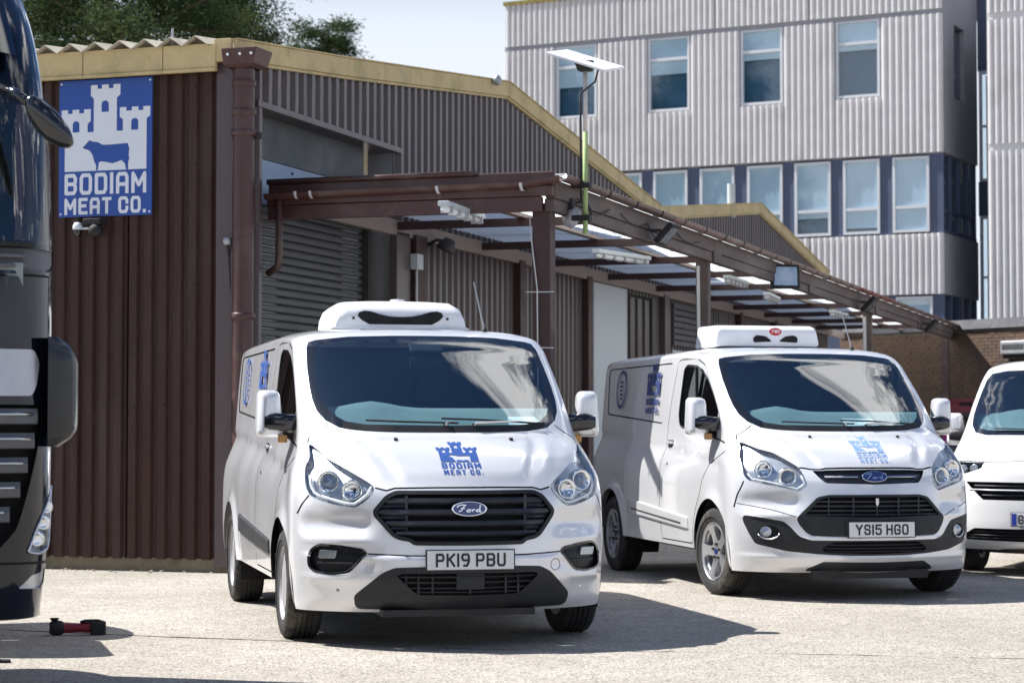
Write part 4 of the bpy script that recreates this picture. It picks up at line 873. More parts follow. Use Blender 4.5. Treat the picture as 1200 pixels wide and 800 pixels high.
def plain_van(label, x, y, yaw, plate):
    sh = Shell(ROWS_B, WZ_B, WY_B, crease=((-3.9, 1.08), (.65, .98)), arch=(.34, .40))
    root = thing('delivery_van', label, 'van', (x, y, 0), yaw - math.pi / 2); paint = 'white_paint'
    ws = full([(0, 1.235), (.62, 1.235), (.74, 1.26), (.80, 1.33), (.815, 1.42), (.80, 1.60), (.775, 1.75), (.74, 1.81), (.6, 1.835), (0, 1.85)])
    lamp = rounded([(.53, .995), (.555, .945), (.70, .90), (.90, .872), (.915, .90), (.91, .985), (.8, 1.0)], .012)
    s1 = rounded(full([(0, .825), (.70, .828), (.64, .765), (0, .762)]), .01); s2 = rounded(full([(0, .748), (.62, .75), (.53, .67), (0, .666)]), .01)
    low = rounded(full([(0, .42), (.62, .42), (.80, .318), (0, .305)]), .015)
    bl = [(.53, 1.0), (.2, 1.008), (-.2, 1.008), (-.53, 1.0)]
    R = [('lamp_r', lamp), ('lamp_l', mirror_poly(lamp)), ('s1', s1), ('s2', s2), ('low', low), ('gap', ribbon(subdiv([(.9, 1.004), (.7, 1.006)] + bl + [(-.7, 1.006), (-.9, 1.004)], .05, False), .008)), ('glass', inset(ws, .045)), ('frit', ws)]
    V, fc, srows = front_sheet(sh, R, 80, 60, 8)
    dwin = rounded([(-1.1, 1.74), (-.55, 1.72), (-.35, 1.62), (.08, 1.20), (-1.15, 1.20)], .03)
    door = [(-1.25, 1.79), (-.6, 1.785), (-.38, 1.70), (.13, 1.17), (.05, 1.1), (-.2, .95), (-.3, .8), (-.42, .6), (-.48, .4), (-1.25, .375)]
    SV, sfc, rear = side_sheet(sh, srows, [('dglass', inset(dwin, .02)), ('dseal', dwin), ('gap', ribbon(subdiv(door + door[:1], .05, False), .007))], h=.06)
    off = len(V); BV = np.concatenate([V, SV, mir(SV), rear, mir(rear)]); o2 = off + 2 * len(SV); nr = len(rear)
    rf = [(o2 + i, o2 + i + 1, o2 + nr + i + 1) for i in range(nr - 1)] + [(o2 + i, o2 + nr + i + 1, o2 + nr + i) for i in range(nr - 1)]
    BF = np.concatenate([fc['body'], sfc['body'] + off, sfc['body'][:, ::-1] + off + len(SV), np.array(rf)]); BV, BF = sub_mesh(BV, BF)
    me = bpy.data.meshes.new('body'); me.from_pydata(BV.tolist(), [], BF.tolist()); bm = bmesh.new(); bm.from_mesh(me); bmesh.ops.remove_doubles(bm, verts=bm.verts, dist=.0006); bm.to_mesh(me); bm.free(); body = link(me, 'body', paint, root, autosm=50)
    recess('bonnet_shut_line', V, fc['gap'], .012, 'gap_dark', body, rim=False)
    for sgn, VV in ((-1, SV), (1, mir(SV))):
        fl = (lambda F: F) if sgn < 0 else (lambda F: F[:, ::-1])
        recess('door_shut_line', VV, fl(sfc['gap']), .010, 'gap_dark', body, axis=(0, sgn, 0), rim=False); skin('window_seal', VV, fl(sfc['dseal']), 'gloss_black', root, smooth=True); skin('door_window', VV - np.array([0, sgn * .006, 0]), fl(sfc['dglass']), 'side_glass', root, smooth=True)
        door_mirror(root, sgn, -.16, 1.02, 1.29, paint, .8)
    skin('windscreen', V, fc['glass'], 'windscreen_glass', root, smooth=True); skin('windscreen_border', V, fc['frit'], 'gloss_black', root, smooth=True)
    cabin(root, sh, steer_y=-.40)
    wiper(root, sh, (-.1, 1.25), [(-.55, 1.28), (-.2, 1.272), (.05, 1.268)]); wiper(root, sh, (.2, 1.25), [(0., 1.29), (.3, 1.28), (.62, 1.27)])
    for key, sg in (('lamp_r', 1), ('lamp_l', -1)):
        hs = recess('headlamp', V, fc[key], .07, 'rim_dark', root, axis=(.93, sg * .35, 0), push0=.004); skin('lamp_cover', V, fc[key], 'lamp_glass', hs, smooth=True)
        for yy in (.63, .74, .84): MB().lathe([(.0001, .02), (.022, .012), (.034, .02), (.036, -.01)], 20, oriented(sh.at(sg * yy, .945 - (yy - .63) * .06) - np.array([.045, 0, 0]), (.95, sg * .25, 0))).build('projector_lens', 'lamp_silver', hs, smooth=True)
    g = recess('grille', V, fc['s1'], .05, 'void_dark', root); slat_bar(sh, .792, -.62, .62, .014, .014, .03, parent=g, material='slat_dark')
    g2 = recess('lower_slot', V, fc['s2'], .05, 'void_dark', root); slat_bar(sh, .71, -.54, .54, .014, .014, .03, parent=g2, material='slat_dark')
    slat_bar(sh, .755, -.66, .66, -.004, .010, .012, parent=g, material='satin_chrome', name='chrome_strip')
    lv = recess('lower_grille', V, fc['low'], .05, 'void_dark', root)
    for z_ in (.39, .36, .335):
        a, b = xrange_at(low, z_); slat_bar(sh, z_, a + .01, b - .01, .01, .010, .03, parent=lv, material='grey_plastic')
    number_plate(root, plate, 0, .505, .955, .02, blue=True)
    for sg in (-1, 1): wheel(root, 0, sg * .835, .335, .205, 'cover'); wheel(root, -3.0 + .067, sg * .84, .335, .205, 'cover')
    underbody(root, sh, 2.933, .40)
    MB().lathe([(.0001, .045), (.03, .04), (.045, .02), (.05, 0)], 16, Matrix.Translation((-.9, -.22, 1.945))).build('roof_beacon', 'satin_chrome', root, smooth=True)
    MB().sweep(None, [[(.80 - .4 * (abs(y_) / .75) ** 3, y_, .20), (.84 - .4 * (abs(y_) / .75) ** 3, y_, .235), (.6, y_, .235), (.6, y_, .20)] for y_ in np.linspace(-.7, .7, 13)]).build('undertray', 'black_plastic', root)
    return root
plain_van('plain white van without lettering, blue strip on its number plate', 5.0, 19.45, -.45, 'GX')

# ------------------------------------------------------------------ dark tractor unit at the left
mat('truck_paint', (.004, .006, .013), .12, .0, .1, 3, 80, coat=.6, spec=.25, dirt=(.06, .05, .04), dirt_amt=.12, dscale=3)
mat('truck_grey', (.10, .105, .115), .45, 0, .15, 6, 90)
mat('truck_silver', (.46, .47, .50), .35, .6, .1, 4, 60, dirt=(.25, .22, .18), dirt_amt=.3, dscale=3)
mat('chassis', (.03, .03, .032), .7, .2, .2)
glass_mat('truck_glass', (.70, .82, .82), 2.1)
TX = 1.97
def truck_surf(a, z):
    z = np.asarray(z, float); s = np.sign(a); a = np.abs(a)
    xf = pchip(z, [.4, .5, .62, 1.2, 1.7, 2.0, 2.15, 2.5, 2.85, 3.05, 3.3, 3.6, 3.75], [-.10, -.03, 0, 0, -.03, -.05, -.07, -.14, -.22, -.30, -.46, -.80, -1.2]); W = pchip(z, [.4, 1.0, 2.1, 2.5, 2.8, 3.2, 3.5, 3.75], [1.20, 1.245, 1.25, 1.24, 1.22, 1.17, 1.08, .85]); r = .26
    fl = W - r; Y = np.where(a < .97, a / .97 * fl, 0); X = xf - .06 * np.clip(a / .97, 0, 1) ** 2; ph = np.clip((a - .97) / .44, 0, 1) * np.pi / 2
    Y = np.where(a >= .97, fl + r * np.sin(ph), Y); X = np.where(a >= .97, xf - .06 - (r + .05) * (1 - np.cos(ph)), X)
    x1 = xf - .11 - r; t = np.clip((a - 1.41) / 1.6, 0, 1); X = np.where(a > 1.41, x1 + (-TX - x1) * t, X); return np.stack([X, Y * s, z], -1)
def truck():
    root = thing('tractor_truck', 'tall glossy black lorry cab with silver grille panel and slanted headlamp', 'truck', (-3.236, 9.255, 0), .28 - math.pi / 2)
    P = {}
    fm = lambda h: list(h) + [(-a, z) for a, z in h[::-1] if a > 1e-6]
    wsn = rounded(fm([(0, 2.13), (1.20, 2.14), (1.37, 2.17), (1.33, 2.74), (1.24, 2.81), (0, 2.84)]), .03); wip = fm([(0, 2.0), (1.28, 2.02), (1.38, 2.06), (1.37, 2.12), (1.2, 2.122), (0, 2.11)])
    pan = rounded(fm([(0, 1.66), (1.16, 1.66), (1.20, 1.6), (1.18, 1.5), (1.15, 1.45), (0, 1.44)]), .02)
    gri = rounded(fm([(0, 1.415), (1.22, 1.41), (1.22, 1.30), (1.16, 1.1), (1.08, .85), (.98, .74), (0, .72)]), .02)
    hl = rounded([(1.43, 1.04), (1.30, .98), (1.21, .87), (1.15, .745), (1.23, .735), (1.34, .755), (1.41, .80), (1.44, .92)], .015); fg = rounded([(1.38, .66), (1.20, .64), (1.12, .585), (1.28, .575), (1.37, .60)], .012)
    SWN = rounded([(1.56, 2.18), (2.35, 2.18), (2.35, 2.80), (1.60, 2.80)], .05)
    R = [('hl_l', hl), ('hl_r', [(-a, z) for a, z in hl[::-1]]), ('fg', fg), ('fg', [(-a, z) for a, z in fg[::-1]]), ('sglass', SWN), ('sglass', [(-q_, z_) for q_, z_ in SWN[::-1]]), ('glass', inset(wsn, .018)), ('frit', wsn), ('wip', wip), ('pan', pan), ('gri', gri)]
    for s in (1, -1):
        for ln in ([(1.41, .69), (.98, .70), (.0, .70)], [(1.28, 1.44), (1.28, 2.0), (0.0, 1.98)], [(1.44, 1.43), (1.25, 1.425)], [(1.50, .95), (1.50, 2.15), (1.52, 2.9)], [(0.0, 2.86), (1.2, 2.84), (1.41, 2.8)]):
            R.append(('gap', ribbon([(s * a, z) for a, z in subdiv(ln, .06, False)], .012)))
    polys = [subdiv(p, .03) for c, p in R]; g = [(a, z) for a in np.linspace(-3.01, 3.01, 130) for z in np.linspace(.44, 3.75, 84)]; ed = [p for p in g if abs(abs(p[0]) - 3.01) < 1e-6 or p[1] in (.44, 3.75)]; inn = prune([p for p in g if p not in set(ed)], polys, .012)
    V2, F = cdt(polys, ed + [tuple(p) for p in inn], 1e-5); c = V2[F].mean(1); cls = np.full(len(F), -1)
    for i, pl in enumerate(polys): cls[inpoly(c, pl) & (cls < 0)] = i
    V = truck_surf(V2[:, 0], V2[:, 1]); fc = {}
    for i, (k, _) in enumerate(R): fc.setdefault(k, []).append(F[cls == i])
    fc = {k: np.concatenate(v) for k, v in fc.items()}; fc['body'] = F[cls < 0]
    for k, f in fc.items():
        nrm = np.cross(V[f[:, 1]] - V[f[:, 0]], V[f[:, 2]] - V[f[:, 0]]); fl = (nrm * (V[f].mean(1) - np.array([-1.2, 0, 1.8]))).sum(1) < 0; f[fl] = f[fl][:, ::-1]
    body = skin('cab_body', V, fc['body'], 'truck_paint', root, autosm=45)
    m = MB(); m.box(-TX - .02, -TX + .001, -1.08, 1.08, .9, 3.3); m.build('cab_rear', 'truck_paint', body); m = MB(); m.box(-TX, -1.1, -.7, .7, 3.69, 3.74); m.build('cab_roof', 'truck_paint', body)
    recess('shut_lines', V, fc['gap'], .015, 'gap_dark', body, rim=False); skin('windscreen', V, fc['glass'], 'truck_glass', root, smooth=True); skin('side_window', V, fc['sglass'], 'truck_glass', root, smooth=True); skin('windscreen_border', V, fc['frit'], 'gloss_black', root, smooth=True)
    w = recess('wiper_panel', V, fc['wip'], .03, 'truck_grey', root)
    for z_ in (2.04, 2.085): MB().tube([truck_surf(a, z_) + np.array([.0, 0, 0]) for a in np.linspace(-1.12, 1.12, 25)], .012, 6).build('panel_bar', 'truck_grey', w, smooth=True)
    MB().tube([truck_surf(a, 2.115 + .02 * (a > 0)) + np.array([.03, 0, 0]) for a in np.linspace(-.2, 1.15, 14)], .012, 6).build('wiper', 'rubber', w, smooth=True)
    sv, sf = sub_mesh(V + np.array([.012, 0, 0]), fc['pan']); pydata('front_panel', sv, sf, 'truck_silver', root, smooth=True)
    gr = recess('grille', V, fc['gri'], .09, 'void_dark', root)
    for k, z_ in enumerate((1.355, 1.245, 1.135, 1.025, .915, .815)):
        a1 = (1.19, 1.17, 1.13, 1.09, 1.04, .98)[k]; secs = []
        for a in np.linspace(-a1, a1, 25):
            p = truck_surf(a, z_); secs.append([(p[0] - .01, p[1], z_ + .038), (p[0] + .012, p[1], z_ + .01), (p[0] + .004, p[1], z_ - .03), (p[0] - .06, p[1], z_ - .036), (p[0] - .06, p[1], z_ + .03)])
        sl = MB().sweep(None, secs).build('grille_bar', 'truck_grey', gr, autosm=40)
        MB().tube([truck_surf(a, z_ + .012) + np.array([.012, 0, 0]) for a in np.linspace(-a1 + .03, a1 - .03, 25)], .008, 6).build('chrome_edge', 'satin_chrome', sl, smooth=True)
    for key, s in (('hl_l', 1), ('hl_r', -1)):
        h = recess('headlamp', V, fc[key], .06, 'lamp_silver', root, axis=(.8, s * .6, 0), push0=.003); skin('lamp_cover', V, fc[key], 'lamp_glass', h, smooth=True)
        for a, z_, r_ in ((1.24, .80, .038), (1.30, .87, .036), (1.36, .94, .03)): MB().lathe([(.0001, .014), (r_ * .6, .012), (r_, .022), (r_ * 1.1, -.01)], 20, oriented(truck_surf(np.array(s * a), np.array(z_)) - np.array([.035, s * .02, 0]), (.85, s * .5, 0))).build('lamp_unit', 'chrome', h, smooth=True)
        o_ = [truck_surf(np.array(s * a), np.array(z_)) + np.array([.004, s * .003, 0]) for a, z_ in hl + hl[:1]]; MB().tube(o_, .006, 6).build('lamp_trim', 'satin_chrome', h, smooth=True)
        # curved wind deflector standing off the corner
        secs = []
        for z_ in np.linspace(1.22, 1.72, 14):
            t = (z_ - 1.22) / .5; k = min(1, 6 * t, 5 * (1 - t)) ** .5 if 0 < t < 1 else .05
            secs.append([(-.14, s * 1.215, z_), (-.19, s * (1.25 + .075 * k), z_), (-.28, s * (1.27 + .09 * k), z_), (-.42, s * (1.27 + .07 * k), z_), (-.42, s * (1.25 + .05 * k), z_), (-.26, s * (1.235 + .07 * k), z_)])
        df = MB().sweep(None, secs).build('wind_deflector', 'deflector_black', root, autosm=50)
        for z_ in np.linspace(1.30, 1.64, 6): MB().box(-.30, -.20, s * 1.30 - .03, s * 1.30 + .03, z_ - .006, z_ + .006).build('deflector_rib', 'truck_grey', df)
    recess('fog_lamp', V, fc['fg'], .03, 'lamp_silver', root); 
    # kerb mirror on a stalk, sun visor, pale strip modelled in place of a white reflection
    st = MB().tube([(-.12, .98, 2.84), (.0, 1.06, 2.80), (.06, 1.12, 2.74)], [.03, .025, .022], 8).build('kerb_mirror', 'gloss_black', root, smooth=True)
    Mm = Matrix.Translation((.10, 1.19, 2.66)) @ Matrix.Rotation(math.radians(-48), 4, 'X') @ Matrix.Rotation(math.radians(18), 4, 'Y')
    bmv = bmesh.new(); bmesh.ops.create_uvsphere(bmv, u_segments=24, v_segments=14, radius=1.); 
    for v in bmv.verts: v.co = Mm @ Vector((v.co.x * .055, v.co.y * .145 * (1 + .15 * v.co.z), v.co.z * .062))
    me = bpy.data.meshes.new('mirror_shell'); bmv.to_mesh(me); bmv.free(); link(me, 'mirror_shell', 'gloss_black', st, smooth=True)
    secs = []
    for a in np.linspace(-1.12, 1.12, 29):
        p = truck_surf(np.array(a), np.array(3.02)); q = truck_surf(np.array(a), np.array(3.34)); e = .10 if abs(a) < 1.05 else .05
        secs.append([tuple(p + np.array([e + .05, 0, 0])), tuple(q + np.array([e, 0, .02])), tuple(q + np.array([e - .015, 0, .02])), tuple(p + np.array([e + .035, 0, 0]))])
    MB().sweep(None, secs).build('sun_visor', 'truck_paint', root, autosm=40)
    MB().tube([truck_surf(np.array(a), np.array(2.965)) + np.array([.03, 0, 0]) for a in np.linspace(-1.0, 1.0, 25)], [.05] * 25, 8).build('reflection_strip', 'truck_silver', root, smooth=True)
    m = MB(); m.box(-1.7, -.3, -1.1, 1.1, 1.0, 1.05); m.build('cab_floor', 'interior', root); box('cab_back_wall', 'interior', root, -1.9, -1.86, -1.15, 1.15, 1.0, 3.3)
    MB().sweep(None, [[(-.12, y_, 2.05), (-.35, y_, 2.12), (-.55, y_, 2.08), (-.6, y_, 1.5), (-.2, y_, 1.5)] for y_ in np.linspace(-1.1, 1.1, 9)]).build('dashboard', 'dashboard', root, autosm=40)
    for y_ in (-.6, .6): MB().sweep(None, [[(-1.2 + dx_, y_ - .26, z_), (-1.05 + dx_, y_ - .26, z_), (-1.05 + dx_, y_ + .26, z_), (-1.2 + dx_, y_ + .26, z_)] for dx_, z_ in ((.05, 1.5), (0, 1.9), (-.1, 2.35), (-.12, 2.6))]).build('seat', 'seat_cloth', root, bevel=.04)
    # chassis behind the cab
    for y_ in (-.42, .42): box('chassis_rail', 'chassis', root, -5.6, -.3, y_ - .04, y_ + .04, .72, .98)
    for x_ in (-2.4, -3.6, -5.3): box('cross_member', 'chassis', root, x_ - .05, x_ + .05, -.4, .4, .76, .94)
    box('bumper_beam', 'chassis', root, -.45, -.14, -1.0, 1.0, .47, .70)
    for y_ in (-1.0, 1.0):
        MB().lathe([(.0001, -.45), (.28, -.45), (.31, -.42), (.31, .42), (.28, .45), (.0001, .45)], 20, Matrix.Translation((-3.52, y_ * .92, .72)) @ Matrix.Rotation(math.pi / 2, 4, 'Y')).build('fuel_tank', 'truck_silver', root, autosm=40)
        truck_wheel(root, -1.85, y_ * .90, .50, .30); truck_wheel(root, -4.55, y_ * .92, .50, .58)
        MB().lathe([(.64, -.33), (.64, .33), (.66, .33), (.66, -.33)], 20, Matrix.Translation((-4.55, y_ * .92, .50)) @ Matrix.Rotation(math.pi / 2, 4, 'X'), close=True, a0=(.12 if 1 else 0), a1=math.pi - .12).build('mudguard', 'grey_plastic', root, autosm=40)
    MB().lathe([(.0001, .05), (.45, .05), (.48, 0), (.48, -.06), (.0001, -.06)], 24, Matrix.Translation((-4.35, 0, 1.08))).build('fifth_wheel', 'chassis', root, autosm=40)
    return root
def truck_wheel(parent, x, y, r, width):
    sgn = -1 if y < 0 else 1; Mh = Matrix.Translation((x, y, r)) @ Matrix.Rotation(-sgn * math.pi / 2, 4, 'X'); w2 = width / 2
    wo = MB().lathe([(.0001, w2 * .5), (.13, w2 * .55), (.16, w2 * .8), (.25, w2 * .55), (.29, w2 * .9), (.285, -w2 * .9)], 36, Mh).build('wheel', 'truck_silver', parent, autosm=40)
    MB().lathe([(.285, -w2), (.40, -w2 * 1.03), (r - .02, -w2 * .95), (r, -w2 * .8), (r, -w2 * .3), (r - .015, -w2 * .28), (r - .015, -w2 * .22), (r, -w2 * .2), (r, w2 * .2), (r - .015, w2 * .22), (r - .015, w2 * .28), (r, w2 * .3), (r, w2 * .8), (r - .02, w2 * .95), (.40, w2 * 1.03), (.285, w2)], 60, Mh).build('tyre', 'tyre_rubber', wo, autosm=35)
    return wo
truck()
# ================================================================== yard
def grain_mat(name, c1, c2, c3, fine=55., bump=.4):
    m = bpy.data.materials.new(name); m.use_nodes = True; N = m.node_tree.nodes; L = m.node_tree.links; b = N['Principled BSDF']; b.inputs['Roughness'].default_value = .92; b.inputs['Specular IOR Level'].default_value = .25
    t = N.new('ShaderNodeTexCoord')
    def noise(s, d=5, r=.6): 
        n = N.new('ShaderNodeTexNoise'); n.inputs['Scale'].default_value = s; n.inputs['Detail'].default_value = d; n.inputs['Roughness'].default_value = r; L.new(t.outputs['Object'], n.inputs['Vector']); return n
    big = noise(.55, 7, .62); mid = noise(4.2, 6, .6); v = N.new('ShaderNodeTexVoronoi'); v.inputs['Scale'].default_value = fine; v.inputs['Randomness'].default_value = 1; L.new(t.outputs['Object'], v.inputs['Vector'])
    r1 = N.new('ShaderNodeValToRGB'); r1.color_ramp.elements[0].position = .36; r1.color_ramp.elements[1].position = .66; r1.color_ramp.elements[0].color = (*c1, 1); r1.color_ramp.elements[1].color = (*c2, 1); L.new(big.outputs[0], r1.inputs['Fac'])
    r2 = N.new('ShaderNodeMapRange'); r2.inputs['From Min'].default_value = .3; r2.inputs['From Max'].default_value = .7; r2.inputs['To Min'].default_value = .88; r2.inputs['To Max'].default_value = 1.09; L.new(mid.outputs[0], r2.inputs['Value'])
    m1 = N.new('ShaderNodeVectorMath'); m1.operation = 'SCALE'; L.new(r1.outputs[0], m1.inputs[0]); L.new(r2.outputs[0], m1.inputs['Scale'])
    hs = N.new('ShaderNodeSeparateColor'); L.new(v.outputs['Color'], hs.inputs[0]); st = N.new('ShaderNodeMapRange'); st.inputs['From Min'].default_value = .45; st.inputs['From Max'].default_value = 1.; st.inputs['To Max'].default_value = .72; L.new(hs.outputs[0], st.inputs['Value'])
    mx_ = N.new('ShaderNodeMix'); mx_.data_type = 'RGBA'; L.new(st.outputs[0], mx_.inputs['Factor']); L.new(m1.outputs[0], mx_.inputs['A']); mx_.inputs['B'].default_value = (*c3, 1)
    oil = noise(1.3, 8, .7); ro = N.new('ShaderNodeMapRange'); ro.inputs['From Min'].default_value = .60; ro.inputs['From Max'].default_value = .74; ro.inputs['To Max'].default_value = .30; L.new(oil.outputs[0], ro.inputs['Value'])
    m3 = N.new('ShaderNodeMix'); m3.data_type = 'RGBA'; L.new(ro.outputs[0], m3.inputs['Factor']); L.new(mx_.outputs['Result'], m3.inputs['A']); m3.inputs['B'].default_value = (c3[0] * .8, c3[1] * .8, c3[2] * .8, 1); L.new(m3.outputs['Result'], b.inputs['Base Color'])
    bp = N.new('ShaderNodeBump'); bp.inputs['Strength'].default_value = bump; bp.inputs['Distance'].default_value = .012; sm = N.new('ShaderNodeMath'); sm.operation = 'ADD'; L.new(v.outputs['Distance'], sm.inputs[0]); L.new(mid.outputs[0], sm.inputs[1]); L.new(sm.outputs[0], bp.inputs['Height']); L.new(bp.outputs[0], b.inputs['Normal']); MATS[name] = m
grain_mat('concrete_yard', (.37, .338, .29), (.455, .42, .37), (.10, .09, .076), fine=70., bump=.45)
grain_mat('sub_base', (.10, .09, .08), (.14, .125, .11), (.06, .055, .05))
g = pydata('ground', [(-300, -60, -.03), (300, -60, -.03), (300, 500, -.03), (-300, 500, -.03)], [(0, 1, 2, 3)], 'sub_base'); tag(g, kind='structure')
JT = [(-6, 14.5)] + [tuple(on_z(u, v)[:2]) for u, v in ((0, 737), (110, 742), (195, 746), (375, 752), (560, 760), (760, 763), (1000, 767), (1190, 771))] + [(6, 12.0)]
jr = random.Random(3); JL = subdiv(JT, .06, False); far = []; near = []
for i, (x, y) in enumerate(JL):
    gpx = max(.002, .012 * (1.6 if x < -1.2 else .5) + .006 * math.sin(i * .37) + jr.uniform(-.004, .007)); c = .012 * math.sin(i * .11) + jr.uniform(-.006, .006); far.append((x, y + c + gpx)); near.append((x, y + c - gpx))
def slab(name, poly): 
    V, F = polyfill([poly]); o = pydata(name, [(x, y, 0) for x, y in V], F, 'concrete_yard'); return tag(o, kind='structure')
slab('yard_slab', [(-60, 15.5), (-6.2, 14.5)] + far + [(60, 11.9), (60, 140), (-60, 140)]); slab('yard_slab', [(-60, -12), (60, -12), (60, 11.86)] + near[::-1] + [(-60, 15.46)])

# ================================================================== warehouse with corrugated cladding
mat('clad_brown', (.052, .027, .022), .5, .0, .3, 3., 40, spec=.22, stretch=(1, 1, .25), dirt=(.09, .068, .055), dirt_amt=.5, dscale=2.2)
mat('clad_dark', (.085, .060, .062), .32, 0, .2, 3., 40, stretch=(1, 1, .2), dirt=(.10, .105, .055), dirt_amt=.45, dscale=1.2)
mat('pipe_brown', (.068, .028, .025), .4, 0, .14, 6, 50, dirt=(.19, .15, .12), dirt_amt=.4, dscale=3)
mat('timber_brown', (.085, .056, .05), .6, 0, .25, 5, 60, dirt=(.30, .26, .23), dirt_amt=.55, dscale=2.5, stretch=(1, .25, 1))
mat('rafter_red', (.045, .018, .016), .55, 0, .2, 5, 60)
mat('fascia_cream', (.60, .47, .24), .75, 0, .13, 5, 70, bump=.15, dirt=(.27, .25, .10), dirt_amt=.7, dscale=2.4)
mat('fibre_cement', (.46, .42, .33), .85, 0, .18, 6, 60, bump=.3, dirt=(.2, .19, .13), dirt_amt=.5, dscale=2)
mat('shutter_grey', (.075, .078, .083), .55, .2, .14, 4, 50)
mat('header_blue', (.25, .33, .45), .5, .2, .1, 4, 50)
mat('plinth', (.18, .15, .10), .9, 0, .3, 8, 60, bump=.4, dirt=(.09, .10, .04), dirt_amt=.7, dscale=5)
mat('white_wall', (.50, .54, .56), .6, 0, .05, 3, 40)
mat('steel_dark', (.05, .045, .045), .5, .3, .2)
mat('sign_blue', (.016, .072, .33), .38, 0, .05, 4, 60)
mat('sign_white', (.74, .77, .82), .45, 0, .03)
mat('zinc', (.42, .43, .45), .5, .5, .12, 8, 60)
mat('cable', (.02, .02, .022), .6, 0, .1); mat('cable_white', (.6, .6, .58), .6, 0, .1)
mat('lichen_roof', (.55, .55, .56), .8, 0, .15, 8, 60)
def translucent(name, col):
    m = bpy.data.materials.new(name); m.use_nodes = True; N = m.node_tree.nodes; L = m.node_tree.links; N.clear(); o = N.new('ShaderNodeOutputMaterial'); d = N.new('ShaderNodeBsdfDiffuse'); t = N.new('ShaderNodeBsdfTranslucent'); x = N.new('ShaderNodeMixShader'); x.inputs[0].default_value = .80
    n = N.new('ShaderNodeTexNoise'); n.inputs['Scale'].default_value = 1.2; n.inputs['Detail'].default_value = 6; tcx = N.new('ShaderNodeTexCoord'); L.new(tcx.outputs['Object'], n.inputs['Vector']); r = N.new('ShaderNodeMapRange'); r.inputs['To Min'].default_value = .82; r.inputs['To Max'].default_value = 1.1; L.new(n.outputs[0], r.inputs['Value'])
    s = N.new('ShaderNodeVectorMath'); s.operation = 'SCALE'; s.inputs[0].default_value = col; L.new(r.outputs[0], s.inputs['Scale']); L.new(s.outputs[0], d.inputs[0]); L.new(s.outputs[0], t.inputs[0]); L.new(d.outputs[0], x.inputs[1]); L.new(t.outputs[0], x.inputs[2]); L.new(x.outputs[0], o.inputs[0]); MATS[name] = m
translucent('grp_sheet', (.86, .90, .91))
EN = np.array([.9489, -.3157]); C0 = on_z(270, 671)
SH = Frame(C0, EN)                       # x: outward from the gable wall, y: along the gable wall (away), z up
gw = lambda u, v: SH.on_x(u, v, 0.)      # photo pixel -> (y, z) on the gable wall
lw = lambda u, v: SH.on_y(u, v, 0.)      # photo pixel -> (x, z) on the wall facing the camera
shed = thing('warehouse', 'brown corrugated metal warehouse with cream fascia boards and twin low gables', 'warehouse', (C0[0], C0[1], 0), SH.rot)
EAVE = 4.70; APEX = 5.51; SPAN = 15.25
def roof_z(y): k = (y % SPAN) / SPAN; return EAVE + (APEX - EAVE) * (1 - abs(2 * k - 1))
def corr_sheet(name, material, parent, axis, a0, a1, zb, zt, pitch, depth, out, base=0., crest=.55, slope=.12, seed=0):
    """ribbed sheet standing on edge. axis 'x': runs along x, ribs stick out along out*y; axis 'y': runs along y, ribs out along out*x. zb/zt: float or function"""
    xs = []; a = math.floor(a0 / pitch) * pitch
    while a < a1 + pitch:
        for f_, d_ in ((0, 0), ((1 - crest) / 2 - slope / 2, 0), ((1 - crest) / 2 + slope / 2, 1), ((1 + crest) / 2 - slope / 2, 1), ((1 + crest) / 2 + slope / 2, 0)): xs.append((a + f_ * pitch, d_))
        a += pitch
    xs = [(min(max(x, a0), a1), d_) for x, d_ in xs]; q = []
    for p in xs:
        if not q or p[0] > q[-1][0] + 1e-5: q.append(p)
    zbf = zb if callable(zb) else (lambda s: zb); ztf = zt if callable(zt) else (lambda s: zt); V = []; rr = random.Random(seed)
    for x, d_ in q:
        o = base + out * depth * d_; nz = 4
        for k in range(nz): 
            z = zbf(x) + (ztf(x) - zbf(x)) * k / (nz - 1); w = o + rr.uniform(-.0025, .0025)
            V.append((x, w, z) if axis == 'x' else (w, x, z))
    n = len(q); F = [(i * 4 + k, (i + 1) * 4 + k, (i + 1) * 4 + k + 1, i * 4 + k + 1) for i in range(n - 1) for k in range(3)]
    return pydata(name, V, F, material, parent)
# wall facing the camera: vertical ribbed sheets, one part each
for k in range(8):
    corr_sheet('cladding_sheet', 'clad_brown', shed, 'x', -.13 - .9 * (k + 1), -.13 - .9 * k, .115, 4.60, .15, .032, -1, base=-.02 - .004 * (k % 2), crest=.62, seed=k)
m = MB()
for z_ in (.45, 1.5, 2.6, 3.7, 4.4):
    for k in range(24): m.lathe([(.0001, .010), (.008, .008), (.011, 0)], 6, Matrix.Translation((-.13 - .30 * k - .225, -.054, z_ + .01 * math.sin(k * 2.3))) @ Matrix.Rotation(math.pi / 2, 4, 'X'))
sc = m.build('sheet_screws', 'steel_dark', shed, fix=False); sc['kind'] = 'stuff'
box('corner_flashing', 'clad_dark', shed, -.13, .03, -.062, .02, .05, 4.60)
box('plinth', 'plinth', shed, -7.4, .02, -.03, .2, -.02, .125)
box('inner_wall', 'steel_dark', shed, -7.4, -.02, .03, .06, 0, 4.5)
xx = [lw(u, 85)[0] for u in (-260, 107, 200, 262)]
for a, b in zip(xx[:-1], xx[1:]): box('eave_fascia', 'fascia_cream', shed, a + .004, b - .004, -.16, -.115, 4.545, 4.765, bevel=.004)
for a, b in zip(xx[:-1], xx[1:]): box('soffit_strip', 'fascia_cream', shed, a + .002, b - .002, -.175, -.118, 4.515, 4.542, bevel=.003)
